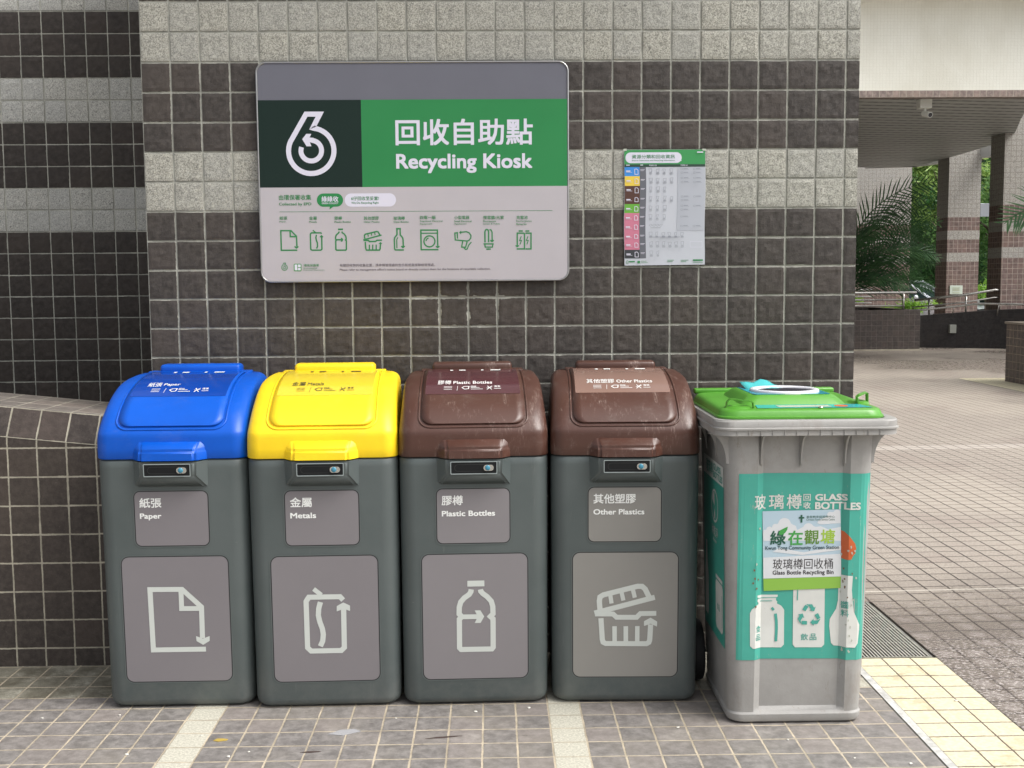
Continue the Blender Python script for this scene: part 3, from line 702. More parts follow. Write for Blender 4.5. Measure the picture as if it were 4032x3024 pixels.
artobj('sticker_text_patch', [poly2d([(-.062, .012), (-.064, .052), (.09, .052), (.092, .012)])], flatlid, flat('lid_text', (.42, .44, .36), .4), fs, .0014)
artobj('orange_patch', [poly2d([(.125+.02*math.cos(R(a)), .035+.022*math.sin(R(a))) for a in range(0, 360, 30)])], flatlid, flat('orange_print', (.62, .13, .03), .4), fs, .0014)
bm = bmesh.new(); bmesh.ops.create_uvsphere(bm, u_segments=10, v_segments=6, radius=.006); bmesh.ops.transform(bm, matrix=Matrix.Translation((.052, -.010, .949)) @ Matrix.Diagonal((1.4, 1, .5, 1)), verts=bm.verts); bmobj('lock_pin', bm, chrome_m, lid, True)
# sticker on the front, following the moulded face
def gmap(X, Z, off):
    k = grec(Z); y0 = gfy(Z)
    if X < -.127: d = 0
    elif X < -.108: d = (X+.127)/.019*k
    elif X < .124: d = k
    elif X < .143: d = (.143-X)/.019*k
    else: d = 0
    hw = ghw(Z); r = .042
    if abs(X) > hw-r: q = min(r, abs(X)-(hw-r)); d += r-math.sqrt(max(1e-9, r*r-q*q))
    return Vector((X, y0+d-off, Z))
CUT = [-.185, -.175, -.165, -.127, -.108, .124, .143, .175, .185, .195]
def worn(name, c, amt=.5):
    m = N(name, .42); n1 = m.noise(30, 5, .8, stretch=(1.6, 1, .5)); b_ = m.mix(m.sstep(m.noise(4, 4, .7), .3, .7), tuple(v*.92 for v in c), tuple(min(1, v*1.07) for v in c))
    b_ = m.mix(m.math('MULTIPLY', m.sstep(n1, .62, .68), amt), b_, (.36, .34, .29)); b_ = m.mix(m.math('MULTIPLY', m.sstep(m.noise(19, 5, .8), .66, .72), amt*.9), b_, (.16, .10, .055))
    m.base(b_); return m.m
A_ = px_to_plane(HG, 2660, 1440, 2.183, GX); B_ = px_to_plane(HG, 2660, 2140, 2.183, GX); D_ = px_to_plane(HG, 2940, 1900, 4.148, GX)
teal = worn('teal_sticker', (.055, .34, .27), .45); pale = worn('sticker_white', (.60, .61, .58), .5)
ts = artobj('front_sticker', [poly2d([(-.182, .198), (.204, .194), (.206, .754), (-.182, .757)])], gmap, teal, gb, .0012, CUT)
jar = [(650, 884), (625, 860), (622, 580), (640, 545), (672, 520), (700, 505), (700, 492), (690, 485), (690, 470), (700, 450), (690, 448), (690, 430), (868, 430), (870, 445), (855, 455), (855, 478), (866, 490), (862, 505), (900, 525), (925, 560), (925, 860), (900, 885)]
mid = [(1002, 375), (1272, 365), (1270, 860), (1245, 884), (1020, 884), (1000, 860)]
rb_ = [(1392, 255), (1498, 258), (1490, 380), (1500, 500), (1508, 565), (1560, 680), (1558, 720), (1545, 840), (1520, 875), (1350, 868), (1328, 845), (1312, 700), (1316, 640), (1370, 550), (1385, 480)]
artobj('bottle_shapes', [Pf(B_, jar), Pf(B_, mid), Pf(B_, rb_)], gmap, pale, ts, .0020, CUT)
artobj('title_lettering', [T(A_, '玻', 658, 1092, 762, 1222, .012), T(A_, '璃', 788, 1092, 916, 1220, .012), T(A_, '樽', 940, 1092, 1068, 1220, .012), T(A_, '回', 1083, 1092, 1145, 1150, .012),
                   T(A_, '收', 1083, 1160, 1145, 1218, .02), T(A_, 'GLASS', 1183, 1090, 1453, 1148, .04), T(A_, 'BOTTLES', 1183, 1158, 1560, 1222, .04)], gmap, pale, ts, .0022, CUT)
tl = flat('teal_print', (.055, .32, .26), .45)
arts = [T(B_, '飲', 1068, 765, 1130, 822, .01), T(B_, '品', 1145, 765, 1203, 822, .01), T(B_, '食', 678, 690, 722, 750, .01), T(B_, '品', 678, 765, 720, 820, .01), T(B_, '醬', 1405, 478, 1465, 540, .01), T(B_, '料', 1405, 550, 1465, 612, .01),
        Sf(B_, [(818, 540), (836, 562)], 20), Sf(B_, [(850, 592), (858, 650), (860, 720), (855, 832)], 24), Sf(B_, [(715, 482), (822, 482)], 6), Sf(B_, [(690, 456), (862, 452)], 5), Sf(B_, [(1040, 378), (1037, 478)], 8)]
for k in range(3):   # three chasing arrows
    c0 = (1138, 610); ang = R(120*k)
    def ro(x, y): return c0[0]+(x*math.cos(ang)-y*math.sin(ang)), c0[1]+(x*math.sin(ang)+y*math.cos(ang))
    arts.append(Pf(B_, [ro(*p) for p in [(-26, -98), (26, -98), (42, -70), (56, -78), (44, -38), (2, -46), (16, -54), (0, -82)]]))
    arts.append(Pf(B_, [ro(*p) for p in [(-32, -94), (-6, -78), (-30, -38), (-58, -54)]]))
artobj('small_lettering', arts, gmap, tl, ts, .0028, CUT)
artobj('orange_figure_print', [Pf(A_, [(1400, 1400), (1430, 1410), (1470, 1450), (1515, 1510), (1524, 1550), (1518, 1590), (1495, 1620), (1485, 1645), (1450, 1650), (1400, 1640)])], gmap, worn('orange', (.50, .105, .03), .3), ts, .0021, CUT)
# paper notice taped over the sticker
Nz = .0032
nmap = lambda X, Z, off: Vector((X, gmap(0, Z, 0).y-off, Z))
nb = artobj('paper_notice', [Pf(D_, [(232, 447), (1500, 415), (1517, 1512), (252, 1548)])], nmap, flat('notice_sky', (.40, .52, .60), .4), gb, Nz)
cl = lambda *a: [p for c in a for p in arc(*c)]
white_c = flat('notice_cloud', (.60, .62, .64), .4)
artobj('clouds', [Pf(D_, [(240, 805), (250, 752)]+arc(345, 745, 50, 180, 320, 8)+arc(440, 700, 50, 180, 300, 6)+arc(590, 660, 105, 190, 350, 12)+arc(735, 720, 50, 270, 360, 6)+[(800, 750)]+arc(980, 730, 90, 200, 330, 10)+[(1100, 700), (1180, 690), (1300, 740), (1505, 700), (1508, 820), (1508, 930), (250, 930), (243, 860)]),
                Pf(D_, [(1280, 530)]+arc(1330, 505, 50, 150, 290, 6)+arc(1440, 480, 60, 200, 330, 8)+[(1501, 640), (1180, 660), (1120, 640), (1150, 590)]),
                Pf(D_, [(247, 1205), (1512, 1140), (1517, 1510), (252, 1546)]), Pf(D_, [(500, 1045), (900, 1115), (1511, 1010), (1511, 1075), (880, 1160), (400, 1110)])], nmap, white_c, nb, Nz+.0005)
artobj('green_band', [Pf(D_, [(252, 1550), (1517, 1512), (1515, 1655), (1518, 1700), (260, 1750), (256, 1700)])], nmap, flat('notice_green', (.22, .42, .06), .4), nb, Nz+.0006)
gd = flat('print_dark_green', (.015, .09, .055), .4); gm2 = flat('print_green', (.05, .30, .06), .4); gl2 = flat('print_olive', (.10, .22, .03), .4); gl3 = flat('print_lime', (.30, .47, .05), .4); ink = flat('print_ink', (.02, .016, .02), .4)
artobj('lettering', [T(D_, '綠', 358, 762, 612, 1000, .025)], nmap, gd, nb, Nz+.001)
artobj('lettering', [T(D_, '在', 648, 760, 888, 1000, .025), Pf(D_, [(498, 800), (520, 755), (570, 730), (643, 695), (635, 745), (600, 800), (550, 828), (505, 830)])], nmap, gm2, nb, Nz+.0012)
artobj('lettering', [T(D_, '觀', 912, 750, 1155, 985, .02)], nmap, gl2, nb, Nz+.001)
artobj('lettering', [T(D_, '塘', 1180, 738, 1412, 975, .025)], nmap, gl3, nb, Nz+.001)
artobj('lettering', [T(D_, 'Kwun Tong Community Green Station', 280, 1008, 1478, 1088, .02)], nmap, flat('print_navy', (.03, .07, .08), .4), nb, Nz+.001)
artobj('lettering', [T(D_, '玻璃樽回收桶', 405, 1218, 1382, 1390, .0), T(D_, 'Glass Bottle Recycling Bin', 402, 1408, 1392, 1498, .02)], nmap, ink, nb, Nz+.001)
artobj('lettering', [T(D_, '基督教家庭服務中心', 945, 515, 1405, 555, 0), T(D_, 'Christian Family Service Centre', 945, 562, 1405, 608, 0),
                     Sf(D_, [(865, 505), (865, 630)], 30), Sf(D_, [(820, 552), (910, 552)], 26)], nmap, gd, nb, Nz+.001)
rnd = random.Random(17)
def flakes(n, c, lo, hi, sz):
    out = []
    for _ in range(n):
        X = rnd.choice((-.120, .135, .150))+rnd.gauss(0, .010); Z = rnd.uniform(lo, hi); k = rnd.randint(5, 7); a0 = rnd.random()*6
        out.append(poly2d([(X+sz*rnd.uniform(.3, 1.2)*math.cos(a0+6.283*i/k), Z+sz*1.5*rnd.uniform(.3, 1.2)*math.sin(a0+6.283*i/k)) for i in range(k)]))
    return out
artobj('peeled_spots', flakes(22, 0, .20, .60, .0034), gmap, flat('peeled_pale', (.42, .44, .38), .6), ts, .0034, CUT)
artobj('rust_spots', flakes(14, 0, .36, .48, .0034), gmap, flat('rust_brown', (.17, .10, .05), .8), ts, .0031, CUT)
# sticker on the left side
lmap = lambda Yv, Z, off: Vector((-ghw(Z)-off, Yv, Z))
ls = artobj('side_sticker', [poly2d([(.36, .215), (.052, .215), (.052, .705), (.36, .705)])], lmap, teal, gb, .001)
artobj('side_header', [poly2d([(.36, .705), (.052, .705), (.052, .765), (.36, .765)])], lmap, pale, ls, .0014)
flipt = lambda a: ([(.40-p[0], p[1], p[2]) for p in a[0]], a[1])
artobj('side_lettering', [flipt(ftext('GLASS', .20, .737, .31, .757, .03)), flipt(ftext('BOTTLES', .20, .713, .335, .733, .03)), flipt(ftext('玻璃樽', .09, .715, .19, .757, .01))], lmap, tl, ls, .002)
artobj('side_print', [ring2d(arc(.185, .625, .052, 0, 345, 23), arc(.185, .625, .045, 0, 345, 23)), poly2d([(.185, .625), (.222, .64), (.215, .655), (.20, .665), (.187, .668)]),
                      poly2d([(.192, .585), (.178, .585), (.176, .60), (.185, .618), (.194, .60)]), flipt(ftext('沖乾淨', .17, .53, .26, .562, .01)), flipt(ftext('Rinse', .19, .512, .24, .523, .02)),
                      poly2d([(.34, .25), (.30, .25), (.29, .27), (.29, .38), (.305, .42), (.31, .49), (.33, .49), (.335, .42), (.345, .38), (.345, .26)]),
                      poly2d([(.165, .25), (.085, .25), (.072, .262), (.07, .39), (.078, .40), (.172, .40), (.178, .39), (.178, .262)]), poly2d([(.175, .405), (.075, .405), (.075, .416), (.175, .416)])], lmap, pale, ls, .0018)
artobj('side_small_lettering', [flipt(ftext('食品', .245, .31, .285, .332, .01)), stroke2d([(.084, .27), (.082, .31), (.084, .37)], .004)], lmap, tl, ls, .0024)

# ------------------------------------------------------------------ kiosk sign on the wall
sg = thing('kiosk_sign', 'large rounded green, dark and grey kiosk sign fixed on the tile wall', 'sign', (.92, -.004, 1.69))
SX, SZ = .92, 1.69
smap = lambda X, Z, off: Vector((X, -.020-off, Z))
K = px_to_plane(HS, 960, 200, 1.6758, SX, SZ)
K2 = px_to_plane(HS, 1060, 740, 2212/600, SX, SZ); K3 = px_to_plane(HS, 1600, 740, 2212/600, SX, SZ)
x0, x1, z0, z1 = -.526, .526, -.3685, .3675
sgrey = flat('sign_grey', (.125, .127, .155), .38, vary=.03); sdark = flat('sign_dark', (.008, .021, .017), .5, .22); sgreen = flat('sign_green', (.022, .205, .062), .42, .35, vary=.03, vscale=3); slight = flat('sign_light', (.43, .405, .43), .35, vary=.02)
swhite = flat('sign_white', (.62, .61, .71), .4); sg_pr = flat('sign_green_print', (.028, .20, .065), .4); sk_pr = flat('sign_grey_print', (.12, .10, .115), .4)
bm = bmesh.new(); prism(bm, rrect(x0, x1, z0, z1, .034, 8), -.018, .003, 'y'); pn = bmobj('panel', bm, sgrey, sg)
bm = bmesh.new(); edge = rrect(x0, x1, z0, z1, .034, 8); tube(bm, [(p[0], -.0185, p[1]) for p in edge+edge[:1]], .0032, 6, False); bmobj('metal_edge', bm, flat('sign_edge', (.42, .42, .42), .28, metal=.9), sg, True)
zA = K(1000, 322)[1]; zB = K(1000, 898)[1]; xM = K(777, 600)[0]
e = .003
artobj('dark_field', [poly2d([(x0+e, zB), (xM, zB), (xM, zA), (x0+e, zA)])], smap, sdark, sg, .0002)
artobj('green_field', [poly2d([(xM, zB), (x1-e, zB), (x1-e, zA), (xM, zA)])], smap, sgreen, sg, .0002)
low_ = [(x0+e, zB), (x0+e, z0+.034)]+[(x0+.034-.031*math.cos(R(a)), z0+.034-.031*math.sin(R(a))) for a in range(0, 91, 10)]+[(x1-.034+.031*math.sin(R(a)), z0+.034-.031*math.cos(R(a))) for a in range(0, 91, 10)]+[(x1-e, zB)]
artobj('light_field', [poly2d(low_)], smap, slight, sg, .0002)
def six(f, cx, cy, s_, w=33):
    q = lambda x, y: (cx+(x-445)*s_, cy+(y-640)*s_)
    tl_ = math.degrees(math.atan2(660-590, 310-445))
    pts = [q(455, 509)]+[q(445+150*math.cos(R(a)), 660+150*math.sin(R(a))) for a in range(-84, 212, 8)]+[q(410, 418), q(501, 418)]
    c_ = [q(445+68*math.cos(R(a)), 659+68*math.sin(R(a))) for a in range(-88, 208, 8)]
    return [Sf(f, pts, w*s_, True), Sf(f, c_, 32*s_), Pf(f, [q(*p) for p in [(385, 583), (412, 548), (445, 548), (434, 572), (460, 574), (460, 606), (436, 604), (446, 630), (414, 630)]])]
artobj('six_logo', six(K, 445, 640, 1), smap, swhite, sg, .0006)
artobj('title_lettering', [T(K, '回收自助點', 1000, 448, 1907, 622, .022), T(K, 'Recycling Kiosk', 1005, 678, 1905, 806, .03)], smap, swhite, sg, .0006)
pill = lambda f, a, b, c, d: poly2d(rrect(*(lambda q: (q[0], q[2], q[1], q[3]))(fbox(f, a, b, c, d)), (fbox(f, a, b, c, d)[3]-fbox(f, a, b, c, d)[1])/2*.98, 8))
artobj('green_bubble', [pill(K2, 692, 80, 1072, 272), Pf(K2, [(880, 262), (945, 262), (875, 312)])], smap, sgreen, sg, .0006)
artobj('white_bubble', [pill(K2, 1096, 78, 1840, 272)], smap, swhite, sg, .0006)
artobj('bubble_lettering', [T(K2, '綠綠收', 760, 120, 1003, 202, .02), T(K2, 'GREEN COLLECT', 762, 210, 1003, 234, .02)], smap, swhite, sg, .0010)
gt = [T(K2, '由環保署收集', 140, 98, 608, 176, .012), T(K2, 'Collected by EPD', 142, 212, 612, 266, .015), T(K2, '6仔回收至妥當!', 1190, 122, 1592, 180, .012), T(K2, 'We Do Recycling Right', 1192, 200, 1590, 238, .015)]
for b_, a, c, d, l in (('紙張', 150, 412, 262, 'Paper'), ('金屬', 580, 412, 690, 'Metals'), ('膠樽', 947, 412, 1056, 'Plastic Bottles'), ('其他塑膠', 1372, 412, 1592, 'Other Plastics'), ('玻璃樽', 1805, 412, 1968, 'Glass Bottles')):
    gt.append(T(K2, b_, a, 412, d, 464, .008)); wd = {'Paper': 96, 'Metals': 112, 'Plastic Bottles': 238, 'Other Plastics': 230, 'Glass Bottles': 218}[l]
    gt.append(T(K2, l, a, 480, a+wd, 504, .012))
for b_, a, d, l1, w1, l2, w2 in (('四電一腦', 198, 424, 'Regulated Electrical', 328, 'Equipment', 180), ('小型電器', 695, 915, 'Small Electrical', 252, 'Appliances', 178), ('慳電膽/光管', 1115, 1415, 'Fluorescent', 188, 'Lamps & Tubes', 243), ('充電池', 1598, 1762, 'Rechargeable', 222, 'Batteries', 148)):
    gt += [T(K3, b_, a, 402, d, 454, .008), T(K3, l1, a, 470, a+w1, 497, .012), T(K3, l2, a, 510, a+w2, 536, .012)]
gt += [T(K2, '環境保護署', 502, 1104, 722, 1142, .008), T(K2, 'Environmental', 502, 1156, 694, 1174, .01), T(K2, 'Protection Department', 502, 1184, 806, 1202, .01)]
artobj('small_lettering', [x for x in gt], smap, sg_pr, sg, .0009)
artobj('footer_lettering', [T(K, '有關回收物的收集位置，請參閱管理處的告示板或直接聯絡管理處。', 633, 1404, 1262, 1424, .004), T(K, "Please refer to management office's notice board or directly contact them for the locations of recyclable collection.", 633, 1434, 1628, 1452, .01)], smap, sk_pr, sg, .0009)
artobj('rule_line', [Sf(K, [(235, 1063), (2037, 1054)], 2.6)], smap, sg_pr, sg, .0006)
artobj('department_logo', [poly2d(rrect(*(lambda q: (q[0], q[2], q[1], q[3]))(fbox(K2, 356, 1100, 468, 1210)), .004, 4))], smap, flat('logo_green', (.05, .26, .06), .4), sg, .0006)
artobj('tree_logo', [Rf(K2, 370, 1112, 408, 1196), Rf(K2, 418, 1112, 456, 1150), Rf(K2, 418, 1160, 456, 1196)], smap, swhite, sg, .0010)
artobj('six_logo', six(K2, 222, 1150, .27, 40), smap, sg_pr, sg, .0006)
W = 21
ic = [[Sf(K2, [(408, 904), (176, 905), (168, 620), (315, 620), (396, 702), (402, 850)], W), Sf(K2, [(303, 622), (306, 707), (390, 707)], W), Pf(K2, [(366, 842), (398, 855), (426, 842), (426, 862), (398, 884), (366, 862)])],
      [Sf(K2, [(762, 664), (748, 652), (612, 652), (597, 672), (603, 890), (622, 903), (748, 903), (765, 890), (762, 700)], W), Sf(K2, [(632, 614), (672, 646)], 18), Sf(K2, [(686, 680), (677, 720), (684, 760), (700, 800), (702, 845), (688, 880)], W), Pf(K2, [(728, 712), (758, 682), (790, 712), (775, 718), (742, 718)])],
      [Pf(K2, [(998, 590), (1072, 588), (1072, 612), (998, 614)]), Sf(K2, [(1018, 632), (1005, 655), (970, 688), (962, 725), (966, 748), (975, 757), (966, 768), (968, 895), (980, 903), (1110, 903), (1120, 892), (1120, 768), (1108, 755), (1118, 745), (1112, 700), (1085, 665), (1060, 650), (1055, 632)], W), Sf(K2, [(975, 752), (1050, 752)], W), Pf(K2, [(1036, 724), (1058, 724), (1076, 752), (1060, 780), (1036, 780), (1050, 752)])],
      [Sf(K2, [(1386, 735), (1382, 690), (1394, 672), (1560, 632), (1582, 640), (1608, 686)], W), Sf(K2, [(1366, 754), (1630, 684)], W), Sf(K2, [(1368, 762), (1440, 762), (1455, 778), (1545, 776), (1562, 760), (1636, 758)], W), Sf(K2, [(1394, 782), (1402, 880), (1412, 902), (1600, 902), (1610, 885), (1616, 800)], W), Pf(K2, [(1586, 812), (1614, 784), (1644, 812)])]+[Sf(K2, [(a, 822), (a, 892)], 18) for a in (1455, 1503, 1553)]+[Sf(K2, [(a, b), (a+8, b+34)], 15) for a, b in ((1432, 672), (1482, 660), (1530, 648))],
      [Sf(K2, [(1842, 592), (1912, 592)], 22), Sf(K2, [(1855, 600), (1855, 680), (1822, 720), (1816, 750), (1820, 880), (1830, 900), (1955, 900)], W), Sf(K2, [(1900, 600), (1903, 682), (1935, 718), (1944, 755), (1946, 850)], W), Pf(K2, [(1914, 840), (1972, 840), (1972, 852), (1944, 878), (1914, 856)]), Sf(K2, [(1868, 715), (1852, 750), (1854, 875)], 15)],
      [Sf(K3, [(466, 896), (216, 896), (210, 612), (450, 612), (456, 840)], W), Sf(K3, [(216, 658), (450, 656)], 17), Sf(K3, arc(335, 775, 80, 0, 352, 24), 20, True), Sf(K3, arc(335, 775, 50, 185, 255, 6), 17), Pf(K3, [(426, 842), (484, 842), (484, 855), (456, 876), (426, 856)])],
      [Sf(K3, [(780, 645), (870, 635), (910, 650), (938, 690), (934, 730), (905, 765), (880, 770), (710, 755), (704, 655), (740, 650), (742, 735)], 19), Pf(K3, [(764, 645), (796, 618), (796, 675)]), Sf(K3, [(818, 775), (802, 858), (860, 862), (882, 780)], 19), Sf(K3, [(838, 870), (860, 892), (885, 885), (905, 830), (945, 785)], 17)],
      [Sf(K3, [(1142, 790), (1140, 640), (1150, 610), (1168, 602), (1188, 612), (1194, 640), (1194, 790)], W), Sf(K3, [(1206, 606), (1230, 610), (1244, 640), (1246, 760)], 19), Pf(K3, [(1216, 755), (1272, 755), (1272, 768), (1244, 790), (1216, 770)]), Sf(K3, [(1120, 812), (1268, 812)], 19), Sf(K3, [(1140, 822), (1145, 858), (1250, 858), (1255, 822)], 17), Sf(K3, [(1160, 888), (1226, 888)], 20)],
      [Sf(K3, [(1715, 655), (1715, 885), (1602, 885)], 20), Sf(K3, [(1712, 656), (1610, 656), (1610, 840)], 20), Pf(K3, [(1583, 832), (1640, 832), (1640, 842), (1610, 864), (1583, 845)]), Sf(K3, [(1730, 656), (1810, 656), (1810, 885), (1730, 885)], 20), Sf(K3, [(1630, 625), (1690, 625)], 20), Sf(K3, [(1728, 625), (1786, 625)], 20),
       Sf(K3, [(1668, 700), (1645, 762), (1672, 762), (1650, 820)], 13), Sf(K3, [(1766, 700), (1743, 762), (1770, 762), (1750, 820)], 13)]]
for a in ic: artobj('icon', a, smap, sg_pr, sg, .0006)
# ------------------------------------------------------------------ paper poster
ps = thing('poster', 'small paper poster of recycling tips taped on the wall right of the kiosk sign', 'poster', (1.78, -.001, 1.57))
O = px_to_plane(HP, 2420, 560, 1659/500, 1.78, 1.57)
pmap = lambda X, Z, off: Vector((X+.0012*math.sin(Z*25), -.006-off, Z))
pc = [(.0, 2*k) for k in range(3)]
cutz = [(0, 0, -.19+.03*k) for k in range(1, 13)]
pap = flat('poster_paper', (.47, .49, .54), .5)
artobj('sheet', [Pf(O, [(127, 98), (1190, 95), (1175, 1598), (125, 1612)])], pmap, pap, ps, 0, cutz)
def blocks(name, rects, c, off, par=ps, r=.45): return artobj(name, [Rf(O, *q) for q in rects], pmap, flat('poster_'+name, c, r), par, off, cutz)
blocks('green_header', [(130, 98, 1187, 288)], (.035, .26, .075), .0006)
blocks('dark_strip', [(130, 288, 1185, 322)], (.02, .05, .035), .0006)
artobj('white_bubble', [pill(O, 145, 132, 880, 272), Pf(O, [(850, 215), (882, 243), (840, 250)])], pmap, swhite, ps, .0010, cutz)
artobj('title_lettering', [T(O, '資源分類和回收資訊', 230, 162, 792, 214, .008), T(O, 'Source Separation and Recycling Information', 230, 228, 790, 250, .012)], pmap, sg_pr, ps, .0014)
for nm, c, a, b_ in (('blue_block', (.035, .23, .62), 323, 443), ('yellow_block', (.72, .52, .06), 443, 570), ('brown_block', (.075, .03, .02), 570, 808), ('lime_block', (.12, .36, .04), 808, 925), ('pink_block', (.52, .17, .25), 925, 1405), ('charcoal_block', (.035, .038, .045), 1405, 1518)):
    blocks(nm, [(130, a, 325, b_)], c, .0006)
blocks('grey_column', [(325, 322, 408, 1516)], (.115, .12, .14), .0006)
blocks('side_field', [(820, 322, 1175, 1155)], (.40, .42, .47), .0006)
iw = []
ys = [(345, 420), (472, 540), (590, 662), (718, 778), (835, 900), (955, 1018), (1075, 1138), (1200, 1255), (1310, 1372), (1430, 1500)]
for k, (a, b_) in enumerate(ys):
    iw += [Rf(O, 150, a+25, 205, a+40), Rf(O, 150, a+46, 228, a+50), Sf(O, [(262, b_), (262, a+8), (288, a+4), (305, a+20), (305, b_)], 7, True), Rf(O, 336, a+12, 392, a+18), Rf(O, 336, a+26, 380, a+30)]
iw += [T(O, '可回收 YES', 450, 292, 550, 314, .01), T(O, '不回收 NO', 860, 290, 955, 312, .01), Rf(O, 152, 296, 198, 306), Rf(O, 336, 294, 372, 304), Rf(O, 1080, 122, 1160, 138), Sf(O, [(985, 1298), (1140, 1298), (1140, 1370), (985, 1370)], 3, True)]
artobj('white_print', iw, pmap, swhite, ps, .0012)
gi = []
rows = [(345, 4), (465, 4), (582, 3), (705, 4), (828, 3), (945, 3), (1062, 0), (1175, 6), (1300, 6), (1420, 2)]
random.seed(4)
for (y, n_) in rows:
    for k in range(n_):
        x = 452+(90 if n_ < 6 else 82)*k; w_ = 30+random.random()*12
        gi.append(Sf(O, [(x+random.uniform(-6, 6), y+random.uniform(0, 10)), (x+w_, y+random.uniform(-4, 8)), (x+w_-random.uniform(0, 10), y+44), (x+random.uniform(0, 8), y+44)], 3.4, True))
        gi += [Rf(O, x, y+52, x+w_, y+60), Rf(O, x-2, y+66, x+w_+4, y+69), Rf(O, x+2, y+73, x+w_-4, y+76)]
for k in range(4): gi.append(Sf(O, [(450+45*k, 1090), (470+45*k, 1070), (492+45*k, 1078), (472+45*k, 1100)], 3.4, True))
gi += [Rf(O, 470, 1116, 600, 1122), Rf(O, 450, 1236, 850, 1243), Rf(O, 585, 1250, 830, 1254)]
for y, q in ((342, 4), (390, 4), (460, 4), (512, 4), (700, 4), (750, 2), (822, 4), (872, 2), (962, 2), (1085, 4)):
    for x in ((858, 1020) if q == 4 else (858,)):
        gi += [Sf(O, [(x, y+4), (x+24, y), (x+28, y+18), (x+4, y+22)], 3.2, True), Rf(O, x+36, y+2, x+95, y+9), Rf(O, x+36, y+15, x+110, y+18)]
artobj('grey_print', gi, pmap, flat('poster_grey_print', (.22, .235, .27), .5), ps, .0012)
artobj('footer_print', [T(O, '環境保護署', 340, 1548, 410, 1562, .0), Rf(O, 340, 1570, 430, 1574), Rf(O, 185, 1552, 260, 1568), Rf(O, 685, 1538, 770, 1544), Rf(O, 685, 1556, 755, 1562), Rf(O, 860, 1538, 960, 1544), Rf(O, 860, 1556, 930, 1562), Rf(O, 1018, 1530, 1148, 1550), Rf(O, 1018, 1568, 1148, 1573), Sf(O, [(150, 1582), (148, 1556), (162, 1545), (175, 1556), (172, 1580)], 5, True), Rf(O, 293, 1550, 328, 1582)], pmap, sg_pr, ps, .0012)
artobj('tape_corners', [Pf(O, [(116, 88), (160, 84), (164, 112), (120, 116)]), Pf(O, [(1150, 84), (1200, 86), (1198, 112), (1152, 108)])], pmap, flat('clear_tape', (.45, .5, .42), .2), ps, .0016)

# ------------------------------------------------------------------ the podium beyond: planters, ramp wall, rails, columns, soffit
far_dark = (.085, .062, .056)
# long planter with steel rail
pl_m = tile_mat('planter_tiles', 'x', 'z', .07, .0637, .006, dark=(.075, .062, .057), groutc=(.20, .18, .16), bands=False, bumpd=.004, fine=.5)
pl = thing('tiled_planter', 'brown tiled planter wall under the steel rail, behind the palm-side corner', 'planter', (0, 0, 0))
bm = bmesh.new(); box(bm, 3.0, 9.07, 16.70, 16.86, 0, .745, .004, 1); box(bm, 8.91, 9.07, 16.861, 19.2, 0, .745, .004, 1); box(bm, 3.0, 8.909, 19.04, 19.2, 0, .745); bmobj('wall_face', bm, pl_m, pl)
soil = flat('planter_soil', (.045, .035, .025), .95, vary=.3, vscale=8); bm = bmesh.new(); box(bm, 3.0, 8.909, 16.861, 19.039, 0, .64); bmobj('soil', bm, soil, pl)
bm = bmesh.new(); box(bm, 3.0, 9.09, 16.64, 16.698, 0, .025); bmobj('plinth', bm, flat('plinth_pale', (.42, .38, .30), .7, vary=.2), pl)
stl = flat('rail_steel', (.50, .49, .46), .30, metal=.9, vary=.1, vscale=4)
def rail(name, label, loc, bars, posts, r=.017, pr=.02):
    t = thing(name, label, 'handrail', loc)
    for b in bars:
        bm = bmesh.new(); tube(bm, b[0], b[1] if len(b) > 1 else r, 8); bmobj('bar', bm, stl, t, True)
    for p in posts:
        bm = bmesh.new(); tube(bm, [p[0], p[1]], pr, 8); bmobj('post', bm, stl, t, True)
    return t
rail('planter_rail', 'steel rail of three bars on top of the brown planter wall', (0, 0, 0),
     [([(3, 16.78, 1.065), (9.02, 16.78, 1.065)], .024), ([(3, 16.78, .935), (8.80, 16.78, .935)], .016), ([(3, 16.78, .825), (8.80, 16.78, .825)], .016)],
     [((x, 16.78, .745), (x, 16.78, 1.06)) for x in (4.6, 6.7, 8.78)])
rail('planter_rail', 'second steel rail behind the palm on the far side of the planter', (0, 0, 0),
     [([(3, 19.12, 1.10), (8.98, 19.12, 1.10)], .02), ([(3, 19.12, .96), (8.98, 19.12, .96)], .014), ([(3, 19.12, .83), (8.98, 19.12, .83)], .014)],
     [((x, 19.12, .745), (x, 19.12, 1.10)) for x in (5.6, 7.9)])
# ramp wall, curving away
rw_m = tile_mat('ramp_wall_tiles', 'x', 'z', 0, .0637, .004, dark=(.032, .029, .029), groutc=(.045, .04, .038), bands=False, bumpd=.003, fine=.5, rough=.5)
plan = [(8.95, 17.62), (9.43, 17.52), (10.0, 17.32), (10.56, 17.07), (11.2, 16.72), (12.2, 16.0), (13.6, 14.6)]
def ztop(x): return .585+.115*max(0, min(1.6, (x-9.1)))*.82 if x < 10.9 else .755
bm = bmesh.new(); A = []
for x, y in plan:
    i = plan.index((x, y)); a = Vector(plan[max(0, i-1)]); b = Vector(plan[min(len(plan)-1, i+1)]); n_ = Vector((-(b-a).y, (b-a).x)).normalized()*.2
    A.append([bm.verts.new((x, y, 0)), bm.verts.new((x, y, ztop(x))), bm.verts.new((x+n_.x, y+n_.y, ztop(x))), bm.verts.new((x+n_.x, y+n_.y, 0))])
for p, q in zip(A, A[1:]):
    for k in range(4): bm.faces.new((p[k], p[(k+1) % 4], q[(k+1) % 4], q[k]))
bm.faces.new(A[0][::-1]); bm.faces.new(A[-1])
tag(bmobj('ramp_wall', bm, rw_m), 'dark curved ramp wall with a grey box fixed on it', 'wall')
